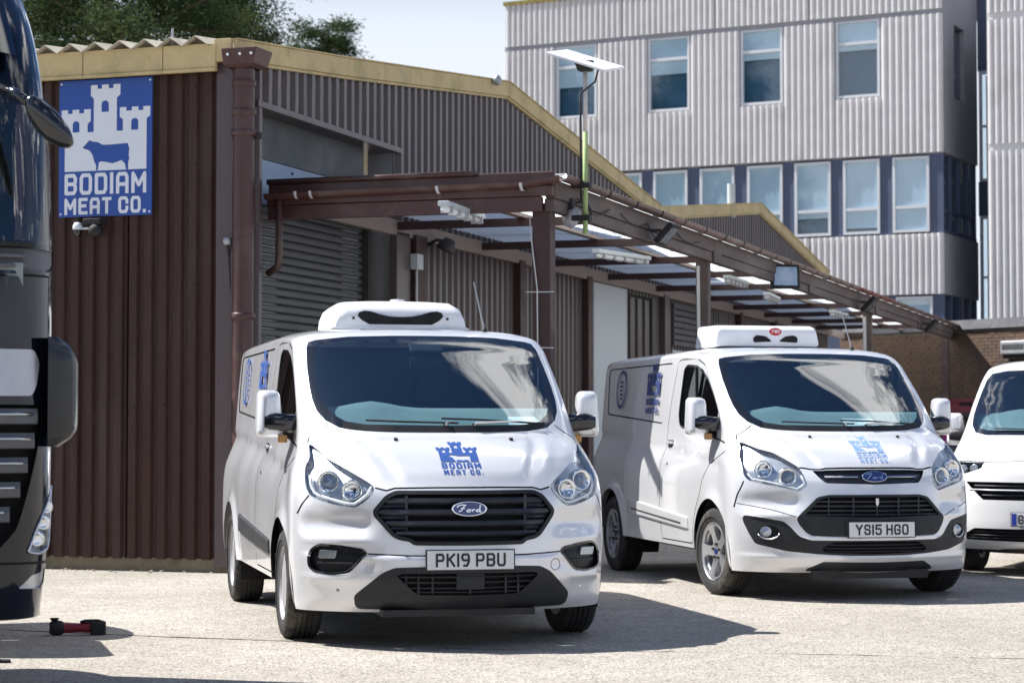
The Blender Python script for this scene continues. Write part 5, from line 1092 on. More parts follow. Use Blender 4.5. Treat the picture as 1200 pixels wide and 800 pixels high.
# big-wave roof sheets: ends show above the fascia
def roof_sheet(parent, x0, x1, y0, y1, material='fibre_cement'):
    V = []; q = []; a = x0; i = 0
    while a <= x1 + 1e-6: q.append((a, .085 if i % 2 else 0.)); a += .128; i += 1
    for x, h in q:
        for y in (y0, y1): V += [(x, y, roof_z(max(y, .0001)) + h + .03 if y > 0 else EAVE + h + .05), (x, y, (roof_z(max(y, .0001)) if y > 0 else EAVE + .045) + h - .004)]
    F = []
    for i in range(len(q) - 1):
        b = i * 4; F += [(b, b + 4, b + 6, b + 2), (b + 1, b + 3, b + 7, b + 5), (b, b + 1, b + 5, b + 4), (b + 2, b + 6, b + 7, b + 3)]
    return pydata('roof_sheet', V, F, material, parent)
for k in range(6): roof_sheet(shed, -.15 - 1.28 * (k + 1), -.15 - 1.28 * k, -.22, 7.6)
for y0, y1 in ((7.65, 15.2), (15.3, 22.85), (22.9, 30.45)): 
    MB().add([(-8, y0, roof_z(y0) - .02), (.02, y0, roof_z(y0) - .02), (.02, y1, roof_z(y1 - .01) - .02), (-8, y1, roof_z(y1 - .01) - .02)], [(0, 1, 2, 3)]).build('roof_sheet', 'fibre_cement', shed)
for k in range(6):
    if k % 2 == 0: MB().tube([(-.55 - .77 * k, -.12, EAVE + .08), (-.55 - .77 * k, -.12, EAVE + .23)], .010, 6).build('roof_bolt', 'zinc', shed)
# gable wall: ribbed sheets above the openings, full height elsewhere
DO0, DO1 = .52, 3.95; dtop = gw(385, 153)[1] 
def opening(y): return dtop if DO0 - .01 < y < DO1 + .01 else None
def ztop(y): return roof_z(min(max(y, .001), 30.4)) - .06
y = .14; k = 0
while y < 30.3:
    y1 = min(y + 1.0, 30.4); segs = []
    lo = 3.30 if y > 3.9 else None
    cuts = sorted({y, y1} | {c for c in (DO0, DO1) if y < c < y1})
    for a, b in zip(cuts[:-1], cuts[1:]):
        m_ = (a + b) / 2; zb = dtop if DO0 < m_ < DO1 else .15
        corr_sheet('cladding_sheet', 'clad_dark', shed, 'y', a, b, zb, ztop, .2, .05, 1, base=.0, crest=.5, seed=k)
    y = y1; k += 1
# cream bargeboards along both gables, in lengths
def barge(y0, y1, n, z_off=0.):
    for i in range(n):
        a, b = y0 + (y1 - y0) * i / n + .003, y0 + (y1 - y0) * (i + 1) / n - .003; za, zb = roof_z(a), roof_z(b - 1e-4)
        V = [(x, y_, z_ + d) for x in (.05, .095) for y_, z_ in ((a, za), (b, zb)) for d in (-.095, .085)]
        MB().add(V, [(0, 1, 3, 2), (4, 6, 7, 5), (0, 4, 5, 1), (2, 3, 7, 6), (0, 2, 6, 4), (1, 5, 7, 3)]).build('bargeboard', 'fascia_cream', shed, bevel=.004)
        V = [(x, y_, z_ + d) for x in (-.10, .11) for y_, z_ in ((a, za), (b, zb)) for d in (.087, .10)]
        MB().add(V, [(0, 1, 3, 2), (4, 6, 7, 5), (0, 4, 5, 1), (2, 3, 7, 6), (0, 2, 6, 4), (1, 5, 7, 3)]).build('barge_capping', 'fascia_cream', shed)
        V = [(x, y_, z_ + d) for x in (.03, .075) for y_, z_ in ((a, za), (b, zb)) for d in (-.125, -.098)]
        MB().add(V, [(0, 1, 3, 2), (4, 6, 7, 5), (0, 4, 5, 1), (2, 3, 7, 6), (0, 2, 6, 4), (1, 5, 7, 3)]).build('barge_trim', 'fascia_cream', shed)
barge(-.10, 7.62, 3); barge(7.63, 15.2, 3); barge(15.3, 22.85, 3); barge(22.88, 30.4, 3)
box('barge_return', 'fascia_cream', shed, -.12, .05, -.15, -.10, EAVE - .10, EAVE + .105, bevel=.004)
# shutter doorway: reveal, pale header, curtain of slats, dark side recess
hb = gw(350, 205)[1]
box('door_jamb', 'steel_dark', shed, -.30, .015, DO0 - .08, DO0, 0, dtop); box('door_jamb', 'zinc', shed, -.30, -.01, DO1, DO1 + .06, 0, dtop)
MB().box(-.30, .06, DO0 - .1, DO1 + .1, dtop - .01, dtop + .05).build('door_lintel', 'clad_dark', shed, bevel=.004)
box('shutter_box', 'shutter_grey', shed, -.34, -.16, DO0, DO1 - .45, dtop - .42, dtop); box('door_header', 'header_blue', shed, -.22, -.12, DO0 + .002, DO1 - .452, dtop - .85, dtop - .44)
for i in range(4): MB().lathe([(.0001, .012), (.014, .01), (.016, 0)], 10, Matrix.Translation((-.12, DO0 + .3 + i * .75, dtop - .50)) @ Matrix.Rotation(math.pi / 2, 4, 'Y')).build('header_bolt', 'rubber', shed)
m = MB(); z = .04
while z < dtop - .86:
    m.add([(-.20, DO0, z), (-.175, DO0, z + .012), (-.168, DO0, z + .04), (-.175, DO0, z + .066), (-.20, DO0, z + .078), (-.20, DO1 - .46, z), (-.175, DO1 - .46, z + .012), (-.168, DO1 - .46, z + .04), (-.175, DO1 - .46, z + .066), (-.20, DO1 - .46, z + .078)], [(0, 5, 6, 1), (1, 6, 7, 2), (2, 7, 8, 3), (3, 8, 9, 4)]); z += .079
sc = m.build('shutter_slats', 'shutter_grey', shed, fix=False, autosm=50); sc['kind'] = 'stuff'
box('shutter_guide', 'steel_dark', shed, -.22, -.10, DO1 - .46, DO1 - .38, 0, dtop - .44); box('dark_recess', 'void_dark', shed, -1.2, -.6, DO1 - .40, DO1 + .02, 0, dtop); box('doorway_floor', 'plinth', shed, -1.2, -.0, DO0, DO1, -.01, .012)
# hopper and rainwater pipe on the corner
hp = MB(); hp.add([(-.0, -.21, 4.56), (.30, -.21, 4.56), (.30, .10, 4.56), (-.0, .10, 4.56), (-.01, -.23, 4.70), (.34, -.23, 4.70), (.34, .12, 4.70), (-.01, .12, 4.70), (.03, -.17, 4.53), (.25, -.17, 4.53), (.25, .06, 4.53), (.03, .06, 4.53)],
    [(0, 1, 5, 4), (1, 2, 6, 5), (2, 3, 7, 6), (3, 0, 4, 7), (8, 9, 1, 0), (9, 10, 2, 1), (10, 11, 3, 2), (11, 8, 0, 3), (4, 5, 6, 7)])
dp = MB().tube([(.14, -.06, 4.54), (.14, -.06, .12)], .098, 20).build('rainwater_pipe', 'pipe_brown', shed, autosm=50)
hp.build('rainwater_hopper', 'pipe_brown', dp, bevel=.006)
for i, (px_, pz_) in enumerate(((.04, 4.64), (.16, 4.64), (.27, 4.64))): MB().lathe([(.0001, .012), (.012, .01), (.013, 0)], 10, Matrix.Translation((px_ + .02, -.231, pz_)) @ Matrix.Rotation(math.pi / 2, 4, 'X')).build('hopper_screw', 'sign_white', dp)
for z_, r_ in ((4.14, .104), (3.95, .108), (4.40, .102), (2.3, .104)): MB().lathe([(r_, -.03), (r_ + .008, -.02), (r_ + .008, .02), (r_, .03)], 20, Matrix.Translation((.14, -.06, z_))).build('pipe_collar', 'pipe_brown', dp, autosm=40)
MB().box(-.02, .30, -.03, .0, 3.90, 3.96).build('pipe_bracket', 'steel_dark', dp)
# wall below the canopy: columns, white bay, dark doorway, second shutter
for u_, w_ in ((601, .22), (681, .22), (772, .28)):
    yy, _ = gw(u_, 330); box('wall_column', 'rafter_red' if u_ < 760 else 'clad_dark', shed, .04, .14, yy - w_ / 2, yy + w_ / 2, 0, 3.4, bevel=.005)
ya, yb = gw(686, 330)[0], gw(727, 340)[0]; box('white_panel', 'white_wall', shed, .04, .09, ya + .12, yb, .1, 3.35, bevel=.004); box('white_panel_reveal', 'white_wall', shed, -.3, .09, yb + .003, yb + .05, .1, 3.35)
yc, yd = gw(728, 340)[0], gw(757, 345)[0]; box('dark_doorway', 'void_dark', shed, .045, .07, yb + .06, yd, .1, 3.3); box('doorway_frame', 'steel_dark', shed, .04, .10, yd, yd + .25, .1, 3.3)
for i in range(4): box('strip_curtain', 'clad_dark', shed, .072, .085, yb + .25 + i * .42, yb + .5 + i * .42, .1, 3.25)
ye, yf = gw(784, 350)[0], gw(816, 358)[0]; m = MB(); z = 2.62
while z < 3.30: m.box(.05, .085, ye, yf, z, z + .085); z += .10
sc = m.build('shutter_slats', 'shutter_grey', shed, bevel=.012); sc['kind'] = 'stuff'
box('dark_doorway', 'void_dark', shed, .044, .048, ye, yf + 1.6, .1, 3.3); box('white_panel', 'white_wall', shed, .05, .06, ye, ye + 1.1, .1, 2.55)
for yy in np.arange(yf + 3., 29, 3.2): box('wall_column', 'rafter_red', shed, .04, .14, yy - .1, yy + .1, 0, 3.4)
yy = gw(468, 340)[0]; box('wall_column', 'clad_dark', shed, .036, .12, yy - .38, yy + .02, 0, 3.4); box('wall_column', 'rafter_red', shed, .036, .16, yy + .1, yy + .45, 0, 3.4)

# ---- company sign on the wall
s0, s1 = lw(74.5, 175), lw(183, 172); zt = lw(128, 94.3)[1]; zb = lw(128, 254.2)[1]; sx0, sx1 = s0[0], s1[0]; sw = sx1 - sx0; shh = zt - zb
sgn_ = thing('company_sign', 'blue rectangular wall sign with white castle, cow and company lettering', 'sign', SH.w((sx0 + sx1) / 2, -.075, zb), SH.rot)
MB().box(-sw / 2, sw / 2, -.006, .006, 0, shh).build('sign_board', 'sign_blue', sgn_)
cas, wins, cow = emblem(); k_ = sw; ez = (1063 - 762) / 905 * shh
V, F = polyfill([cas], wins + [cow]); pydata('sign_emblem', [(-sw / 2 + x * k_, -.0085, ez + y * shh / 905 * 620) for x, y in V], F, 'sign_white', sgn_)
for txt, y0, y1, x1 in (('BODIAM', 918, 771 + 6, 665), ('MEAT CO.', 1048, 938, 663)):
    hh = (y0 - y1) / 905 * shh; V, F = polyfill(lettering(txt, (x1 - 120) / 620 * sw, hh, .0345 if txt == 'BODIAM' else .030, .028 if txt == 'BODIAM' else .022)); pydata('sign_lettering', [(-sw / 2 + 40 / 620 * sw + x, -.0085, (1063 - y0) / 905 * shh + y) for x, y in V], F, 'sign_white', sgn_)
for ax in (-1, 1):
    for az in (.03, shh - .03): MB().lathe([(.0001, .004), (.009, .003), (.010, 0)], 10, Matrix.Translation((ax * (sw / 2 - .022), -.0062, az)) @ Matrix.Rotation(math.pi / 2, 4, 'X')).build('sign_screw', 'sign_white', sgn_)
# ---- camera below the sign
cx_, cz_ = lw(112, 268); cc = thing('security_camera', 'white and black security camera fixed under the company sign', 'security camera', SH.w(cx_, -.05, cz_), SH.rot)
MB().box(-.02, .16, -.16, -.0, .02, .075).build('camera_bracket', 'rubber', cc, bevel=.008)
MB().lathe([(.0001, -.06), (.05, -.055), (.07, -.02), (.066, .02), (.04, .05), (.0001, .055)], 18, Matrix.Translation((.10, -.12, -.03))).build('camera_head', 'rubber', cc, smooth=True)
MB().tube([(.02, -.10, -.01), (-.05, -.10, -.01)], .010, 8).build('camera_arm', 'sign_white', cc)
MB().lathe([(.0001, .05), (.03, .045), (.045, .015), (.048, -.015), (.044, -.02)], 18, Matrix.Translation((-.10, -.10, .0))).build('camera_cap', 'sign_white', cc, smooth=True)
MB().lathe([(.044, -.02), (.042, -.05), (.02, -.085), (.0001, -.09)], 18, Matrix.Translation((-.10, -.10, .0))).build('camera_dome', 'gloss_black', cc, smooth=True)
px_, pz_ = lw(272, 285); ps = thing('wall_sensor', 'small pale sensor on the corner beside the rainwater pipe', 'sensor', SH.w(px_, -.10, pz_), SH.rot)
MB().lathe([(.0001, .045), (.03, .04), (.04, .01), (.03, -.02), (.0001, -.025)], 14).build('sensor_head', 'zinc', ps, smooth=True); MB().tube([(0, .0, -.02), (0, .04, -.12), (.02, .05, -.5)], .012, 8).build('sensor_lead', 'cable', ps)

yy, zz_ = gw(857, 236); MB().tube([(.0, yy, zz_ - .3), (.0, yy, zz_ + .32)], .075, 12).build('flue_pipe', 'white_wall', shed, autosm=40)
yy, zz_ = gw(568, 96); MB().lathe([(.0001, -.06), (.05, -.04), (.055, .03), (.03, .07), (.0001, .08)], 12, Matrix.Translation((.16, yy, zz_))).build('gable_lamp', 'zinc', shed, smooth=True)
# ================================================================== loading canopy along the gable wall
mat('plank_pale', (.27, .215, .19), .75, 0, .25, 4, 40, stretch=(1, .2, 1))
cp = thing('loading_canopy', 'long brown canopy with translucent roof on posts along the warehouse', 'canopy', (C0[0], C0[1], 0), SH.rot)
OX = 2.84; Y0 = .75; Y1 = 32.3; ZT = 3.50
def cz(x): return ZT + .085 - .010 * x               # roof line, falling slightly outwards
post_y = [Y0 + .12, Y0 + 6.35, Y0 + 18.6, Y0 + 29.4]
for i, py in enumerate(post_y):
    p = MB(); a = .075 if i else .085
    p.add([(OX - .16 + x, py + y_, z_) for z_ in (0, 3.32) for x, y_ in ((-a, -a), (a, -a), (a, a), (-a, a))], [(0, 1, 5, 4), (1, 2, 6, 5), (2, 3, 7, 6), (3, 0, 4, 7), (4, 5, 6, 7)])
    po = p.build('post', 'rafter_red' if i == 0 else 'timber_brown', cp, bevel=.01)
    MB().box(OX - .16 - .13, OX - .16 + .13, py - .13, py + .13, 0, .012).build('base_plate', 'steel_dark', po)
raf = [Y0 + .06] + [3.8 + 2.75 * i for i in range(10)] + [Y1 - .06]
for yy in raf: MB().box(.06, OX - .12, yy - .035, yy + .035, 3.415, 3.50).build('rafter', 'rafter_red', cp, bevel=.004)
# outer double beam in lengths, with joint plates
bl = [Y0, Y0 + 6.3, Y0 + 12.4, Y0 + 18.6, Y0 + 24, Y1]
for a, b in zip(bl[:-1], bl[1:]):
    MB().box(OX - .12, OX - .03, a + .006, b - .006, 3.245, 3.36).build('edge_beam', 'timber_brown', cp, bevel=.012); MB().box(OX - .11, OX - .015, a + .006, b - .006, 3.362, 3.525).build('edge_board', 'timber_brown', cp, bevel=.006)
    MB().box(OX - .028, OX - .012, b - .02, b + .38, 3.25, 3.45).build('joint_plate', 'timber_brown', cp, bevel=.003)
MB().box(.02, OX - .13, Y0 - .05, Y0 + .02, 3.24, 3.375).build('end_beam', 'pipe_brown', cp, bevel=.01); MB().box(.02, OX - .02, Y0 - .065, Y0 + .0, 3.377, 3.47).build('end_board', 'pipe_brown', cp, bevel=.01)
MB().box(.05, .12, Y0, Y1, 3.36, 3.52).build('wall_plate', 'plank_pale', cp)
# translucent corrugated sheets, one bay each
for a, b in zip(raf[:-1], raf[1:]):
    n = int((b - a) / .075) // 2 * 2; V = []
    for i in range(n + 1):
        y_ = a - .02 + (b - a + .04) * i / n; h = .034 * (i % 2)
        V += [(.07, y_, cz(.07) + h), (OX + .05, y_, cz(OX) + h)]
    pydata('roof_sheet', V, [(2 * i, 2 * i + 1, 2 * i + 3, 2 * i + 2) for i in range(n)], 'grp_sheet', cp, smooth=True)
MB().box(1.46, 1.56, Y0 + .03, Y1 - .03, 3.502, 3.54).build('purlin', 'plank_pale', cp)
# half-round gutter: along the near end and the long edge
def gutter(name, p0, p1, r=.058, parent=cp, material='pipe_brown'):
    p0, p1 = np.array(p0, float), np.array(p1, float); d = (p1 - p0) / np.linalg.norm(p1 - p0); s_ = np.array([-d[1], d[0], 0]); secs = []
    for p in (p0, p1):
        A = [p + s_ * r * math.cos(t) + np.array([0, 0, 1]) * r * math.sin(t) for t in np.linspace(math.pi, 2 * math.pi, 11)]; B = [p + s_ * (r - .006) * math.cos(t) + np.array([0, 0, 1]) * (r - .006) * math.sin(t) for t in np.linspace(2 * math.pi, math.pi, 11)]; secs.append(A + B)
    return MB().sweep(None, secs).build(name, material, parent, autosm=40)
ys = np.arange(Y0 - .02, Y1, 2.0)
mat('gutter_worn', (.17, .105, .09), .5, 0, .25, 5, 60, dirt=(.34, .30, .27), dirt_amt=.6, dscale=2); mat('gutter_red', (.22, .05, .04), .5, 0, .2, 5, 60)
for i, a in enumerate(ys): gutter('gutter', (OX + .055, a, 3.562), (OX + .055, min(a + 1.995, Y1 + .1), 3.562), material='gutter_red' if i in (8, 9) else ('pipe_brown' if i < 2 else 'gutter_worn'))
ge = gutter('gutter', (.03, Y0 - .10, 3.475), (OX - .3, Y0 - .10, 3.50)); gutter('gutter', (OX - .302, Y0 - .10, 3.50), (OX + .06, Y0 - .085, 3.545))
MB().box(.02, OX - .02, Y0 - .03, Y0 + .03, 3.472, 3.60).build('end_capping', 'pipe_brown', cp, bevel=.01); MB().tube([(.02, Y0 - .045, 3.595), (OX - .75, Y0 - .045, 3.60)], .028, 12).build('end_rail', 'pipe_brown', cp, smooth=True)
for yy in np.arange(Y0 + .4, Y1, 1.0): MB().lathe([(.060, -.012), (.066, -.01), (.066, .01), (.060, .012)], 12, Matrix.Translation((OX + .055, yy, 3.562)) @ Matrix.Rotation(math.pi / 2, 4, 'X'), a0=math.pi, a1=2 * math.pi).build('gutter_clip', 'rubber', cp)
for xx_ in (.35, .5, 1.75, 2.55): MB().lathe([(.060, -.014), (.067, -.01), (.067, .01), (.060, .014)], 12, Matrix.Translation((xx_, Y0 - .10, 3.487)) @ Matrix.Rotation(math.pi / 2, 4, 'Y'), a0=-math.pi / 2, a1=math.pi / 2).build('gutter_clip', 'lichen_roof', cp)
dn = MB().tube([(.17, Y0 - .10, 3.44), (.165, Y0 - .10, 2.90), (.15, Y0 - .09, 2.80), (.03, Y0 - .04, 2.74)], .034, 12).build('downpipe', 'pipe_brown', cp, smooth=True)
# cable tied down the corner post and loops along the edge
MB().tube([(OX - .27, Y0 + .04, 3.2), (OX - .24, Y0 + .02, 2.95), (OX - .185, Y0 - .0, 2.55), (OX - .18, Y0 + .02, 1.2)], .006, 6).build('post_cable', 'cable_white', cp, smooth=True)
for z_ in (2.52, 2.02): MB().tube([(OX - .29, Y0 + .005, z_), (OX - .03, Y0 + .005, z_ - .003)], .005, 5).build('cable_tie', 'cable_white', cp)
MB().tube([(OX - .20, post_y[1] - .085, 3.2), (OX - .19, post_y[1] - .085, 1.0)], .02, 8).build('post_conduit', 'cable_white', cp)
MB().tube([(OX - .20, post_y[2] - .085, 3.2), (OX - .19, post_y[2] - .085, 1.0)], .03, 8).build('post_conduit', 'cable_white', cp)
for y_a, sag in ((1.4, .10), (2.9, .07), (3.9, .16), (5.2, .06)): MB().tube([(OX + .0, y_a + t * 1.1, 3.42 - sag * math.sin(math.pi * t)) for t in np.linspace(0, 1, 9)], .006, 5).build('edge_cable', 'cable', cp, smooth=True)
# fluorescent battens under the canopy
bat = None
def batten(u0, v0, u1, v1, lab):
    global bat
    a = SH.loc(on_z(u0, v0, 3.22)); b = SH.loc(on_z(u1, v1, 3.22)); mid = (a + b) / 2; d = b - a; L_ = min(max(np.linalg.norm(d[:2]), .9), 1.5); r_ = math.atan2(d[1], d[0])
    if bat is None:
        bat = thing('strip_light', lab, 'light', SH.w(mid[0], mid[1], 3.22), SH.rot + r_, 'strip lights under the canopy')
        MB().box(-.62, .62, -.05, .05, .02, .065).build('light_body', 'white_wall', bat, bevel=.006); MB().tube([(-.60, 0, 0), (.60, 0, 0)], .032, 12).build('light_tube', 'drl_white', bat, smooth=True)
        for i in range(5): MB().box(-.5 + i * .25 - .012, -.5 + i * .25 + .012, -.056, .056, -.034, .03).build('light_clip', 'zinc', bat)
    else:
        c = copy_tree(bat); c.location = tuple(SH.w(mid[0], mid[1], 3.22)); c.rotation_euler = (0, 0, SH.rot + r_); c['label'] = lab
for i, q in enumerate(((517, 243, 565, 260), (700, 299, 757, 307), (845, 326, 880, 337), (888, 343, 920, 357), (965, 365, 1000, 374))): batten(*q, ('white strip light hung under the canopy, next to its corner post', 'white strip light under the canopy, second from the corner post', 'white strip light under the canopy, third from the corner post', 'white strip light under the canopy, fourth from the corner post', 'white strip light under the canopy, farthest from the corner post')[i])
# floodlights on the canopy edge
def flood(y_, lab, yaw, tilt, s=1.):
    t = thing('floodlight', lab, 'floodlight', SH.w(OX + .0, y_, 3.36), SH.rot + yaw, 'floodlights on the canopy edge')
    Mt = Matrix.Translation((.16, 0, -.04)) @ Matrix.Rotation(tilt, 4, 'Y') @ Matrix.Scale(s, 4)
    MB().box(-.03, .03, -.16, .16, -.13, .13, Mt).build('lamp_housing', 'rubber', t, bevel=.01); V = [(.031, -.13, -.10), (.031, .13, -.10), (.031, .13, .10), (.031, -.13, .10), (.0315, -.06, -.03), (.0315, .06, -.03), (.0315, .06, .04), (.0315, -.06, .04)]
    pydata('lamp_face', [Mt @ Vector(v) + Vector((.002, 0, 0)) for v in V], [(0, 1, 5, 4), (1, 2, 6, 5), (2, 3, 7, 6), (3, 0, 4, 7), (4, 5, 6, 7)], 'lamp_silver', t); MB().box(.033, .038, -.135, .135, -.105, .105, Mt).build('lamp_glass', 'lamp_glass', t)
    MB().tube([(0, 0, 0), (.08, 0, 0), (.13, 0, -.03)], .018, 8).build('lamp_bracket', 'steel_dark', t)
fy = SH.on_x(928, 337, OX + .15)[0]; flood(fy, 'square floodlight on the canopy edge facing outwards with bright face', -1.05, -.12, 1.25)
for u_, v_, lab, sc_ in ((775, 262, 'black floodlight seen edge-on beside the second canopy post', 1.), (1015, 355, 'thin tilted floodlight near the third canopy post', 1.2), (1088, 383, 'tilted floodlight near the far end of the canopy', 1.2)):
    flood(SH.on_x(u_, v_, OX + .1)[0], lab, 0., .75, sc_)
bl_ = thing('bulkhead_lamp', 'round grey lamp on a bracket behind the canopy corner post', 'lamp', SH.w(OX - .02, Y0 + .50, 3.30), SH.rot)
MB().lathe([(.0001, -.12), (.05, -.11), (.075, -.06), (.07, .02), (.035, .07), (.0001, .075)], 18, Matrix.Rotation(math.radians(35), 4, 'Y') @ Matrix.Translation((.05, 0, -.03))).build('lamp_head', 'zinc', bl_, smooth=True); MB().box(-.1, .03, -.05, .05, .0, .1).build('lamp_bracket', 'rubber', bl_, bevel=.008)
MB().tube([(.0, .05, .06), (.08, .2, .1), (.1, .34, .02), (.08, .3, -.1), (0, .12, -.12)], .012, 6).build('lamp_cable', 'cable', bl_, smooth=True)
wl2 = thing('wall_lamp', 'dark lamp on the warehouse wall beside the shutter doorway', 'lamp', SH.w(.1, gw(492, 290)[0], gw(492, 290)[1]), SH.rot)
MB().lathe([(.0001, .1), (.06, .09), (.11, -.02), (.10, -.05), (.0001, -.03)], 16, Matrix.Translation((.22, 0, 0)) @ Matrix.Rotation(.5, 4, 'Y')).build('lamp_head', 'steel_dark', wl2, smooth=True); MB().tube([(-.05, 0, .0), (.1, 0, .08), (.2, 0, .06)], .02, 8).build('lamp_arm', 'steel_dark', wl2, smooth=True)
jb = thing('switch_box', 'small white switch box with conduit on the warehouse wall', 'switch box', SH.w(.16, gw(472, 308)[0], gw(472, 308)[1] - .08), SH.rot)
MB().box(-.04, .05, -.09, .09, 0, .17).build('box_body', 'white_wall', jb, bevel=.01); MB().tube([(0, 0, 0), (0, 0, -2.0)], .016, 8).build('box_conduit', 'zinc', jb)
# ---- solar lamp on a pole clamped to the canopy edge
sy = SH.on_x(686, 250, OX + .13)[0]; spz = SH.on_x(686, 274, OX + .13)[1]; stz = SH.on_x(686, 82, OX + .13)[1]
so = thing('solar_lamp', 'flat solar panel lamp on a thin pale pole above the canopy corner', 'lamp', SH.w(OX + .13, sy, spz), SH.rot)
mat('pole_green', (.30, .40, .16), .6, 0, .3, 6, 60); mat('pole_pale', (.55, .50, .48), .5, .2, .15); mat('panel_white', (.76, .76, .80), .4, 0, .04)
h_ = stz - spz; MB().tube([(0, 0, 0), (0, 0, h_ * .62)], .024, 12).build('lamp_pole', 'pole_green', so, smooth=True); MB().tube([(0, 0, h_ * .60), (0, 0, h_)], .021, 12).build('upper_pole', 'pole_pale', so, smooth=True)
Mp = Matrix.Translation((0, 0, h_ + .075)) @ Matrix.Rotation(-SH.rot, 4, 'Z') @ Matrix.Rotation(math.radians(12), 4, 'Y') @ Matrix.Rotation(math.radians(20), 4, 'X') @ Matrix.Rotation(math.radians(-26), 4, 'Z')
MB().box(-.31, .31, -.20, .20, .0, .022, Mp).build('solar_panel', 'panel_white', so, bevel=.004); MB().add([(-.09, -.07, 0), (.09, -.07, 0), (.09, .07, 0), (-.09, .07, 0), (-.06, -.05, -.09), (.06, -.05, -.09), (.06, .05, -.09), (-.06, .05, -.09)], [(0, 1, 2, 3), (4, 5, 6, 7), (0, 1, 5, 4), (1, 2, 6, 5), (2, 3, 7, 6), (3, 0, 4, 7)], Matrix.Translation((0, 0, h_ + .075))).build('lamp_unit', 'rubber', so, bevel=.008)
MB().tube([(.05, 0, h_ + .03), (.13, -.01, h_ + .0), (.10, -.02, h_ - .12), (-.04, -.02, h_ - .22), (-.045, 0, h_ - .5), (-.04, 0, .3)], .010, 6).build('lamp_cable', 'cable', so, smooth=True)
for z_ in (.12, .42): MB().box(-.12, .05, -.05, .05, z_, z_ + .05).build('pole_clamp', 'rubber', so, bevel=.006)

# ================================================================== office building behind
mat('concrete_rib', (.68, .665, .66), .88, 0, .08, 3, 30, bump=.15, dirt=(.40, .385, .34), dirt_amt=.3, dscale=.9); mat('lichen', (.30, .24, .07), .95, 0, .4, 6, 40)
mat('slate_panel', (.08, .10, .17), .55, 0, .1, 3, 40); mat('frame_white', (.66, .68, .71), .5, 0, .06); mat('blind', (.82, .86, .88), .8, 0, .06, 3, 20); mat('room_sky_blue', (.07, .16, .24), .9, 0, .2); mat('side_grey', (.30, .30, .33), .85, 0, .12, 3, 40)  # room planes: blue of the reflected sky put into their colour
glass_mat('office_glass', (.85, .92, .96), 2.2, .02)
FO = Frame((10.67, 52.8), (.890, -.456)); of = thing('office_building', 'three storey office block with ribbed grey concrete panels and slate blue bands', 'building', FO.o, FO.rot)
fx = lambda u, v: FO.on_y(u, v, 0.)
def ribbed(name, x0, x1, z0, z1, y0=0., pitch=.165, depth=.062, parent=of, capt=True):
    """fluted precast panel: rounded ribs standing proud"""
    n = max(1, int(round((x1 - x0) / pitch))); p = (x1 - x0) / n; prof = []
    for i in range(n):
        a = x0 + i * p; prof += [(a, 0), (a + p * .22, 0), (a + p * .32, .8), (a + p * .44, 1), (a + p * .66, 1), (a + p * .78, .8), (a + p * .88, 0)]
    prof.append((x1, 0)); V = []; m_ = len(prof)
    for x, d_ in prof:
        for z_ in (z0, z1): V.append((x, y0 - d_ * depth, z_))
    V += [(x0, y0 + .12, z0), (x0, y0 + .12, z1), (x1, y0 + .12, z0), (x1, y0 + .12, z1)]; F = [(2 * i, 2 * i + 2, 2 * i + 3, 2 * i + 1) for i in range(m_ - 1)]; b_ = 2 * m_
    F += [tuple([2 * i + 1 for i in range(m_)] + [b_ + 3, b_ + 1]), tuple([2 * i for i in range(m_ - 1, -1, -1)] + [b_, b_ + 2]), (0, 1, b_ + 1, b_), (2 * m_ - 2, b_ + 2, b_ + 3, 2 * m_ - 1)]
    return pydata(name, V, F, 'concrete_rib', parent)
def window(x0, x1, z0, z1, trans=None, blind=.4, y=.04, parent=of, tint='blind'):
    w = MB(); t = .07; w.box(x0, x1, y - .05, y + .05, z0, z0 + t).box(x0, x1, y - .05, y + .05, z1 - t, z1).box(x0, x0 + t, y - .05, y + .05, z0 + t, z1 - t).box(x1 - t, x1, y - .05, y + .05, z0 + t, z1 - t)
    if trans: w.box(x0 + t, x1 - t, y - .045, y + .045, trans - .04, trans + .04)
    wo_ = w.build('window', 'frame_white', parent)
    for a, b in ([(z0 + t, trans - .04), (trans + .04, z1 - t)] if trans else [(z0 + t, z1 - t)]): MB().box(x0 + t, x1 - t, y + .0, y + .012, a, b).build('pane', 'office_glass', wo_)
    if blind > 0: MB().box(x0 + t, x1 - t, y + .03, y + .04, z1 - t - (z1 - z0 - 2 * t) * blind, z1 - t).build('blind', tint, wo_)
    MB().box(x0, x1, y + .14, y + .16, z0, z1).build('room', 'room_sky_blue', wo_)
XL = fx(592, 300)[0]; XR = 0.
zJ = (fx(880, 31.5)[1] + fx(1104, 14)[1]) / 2; zU0 = fx(1000, 184)[1]; zL1 = fx(1000, 277)[1]; zL0 = fx(1034, 346)[1]; ztop_ = fx(600, 7)[1]
ups = [(651, 700, 52, 138.5), (758.5, 809, 42.5, 130.5), (867, 918, 34, 122.5), (978.5, 1032, 24, 114.5)]
uw = [(fx(a, 90)[0], fx(b, 90)[0]) for a, b, c, d in ups]; uz0 = np.mean([fx((a + b) / 2, d)[1] for a, b, c, d in ups]); uz1 = np.mean([fx((a + b) / 2, c)[1] for a, b, c, d in ups])
ed_ = [XL] + [v for a, b in uw for v in (a, b)] + [XR]
for i in range(0, len(ed_), 2): ribbed('wall_panel', ed_[i] + .01, ed_[i + 1] - .01, zU0, zJ - .06)
for (a, b), bl_a in zip(uw, (.30, .22, .12, .10)):
    ribbed('wall_panel', a, b, zU0, uz0 - .02); window(a + .02, b - .02, uz0, uz1, uz0 + (uz1 - uz0) * .70, bl_a + .28, y=.05)
    if uz1 < zJ - .1: ribbed('wall_panel', a, b, uz1 + .02, zJ - .06)
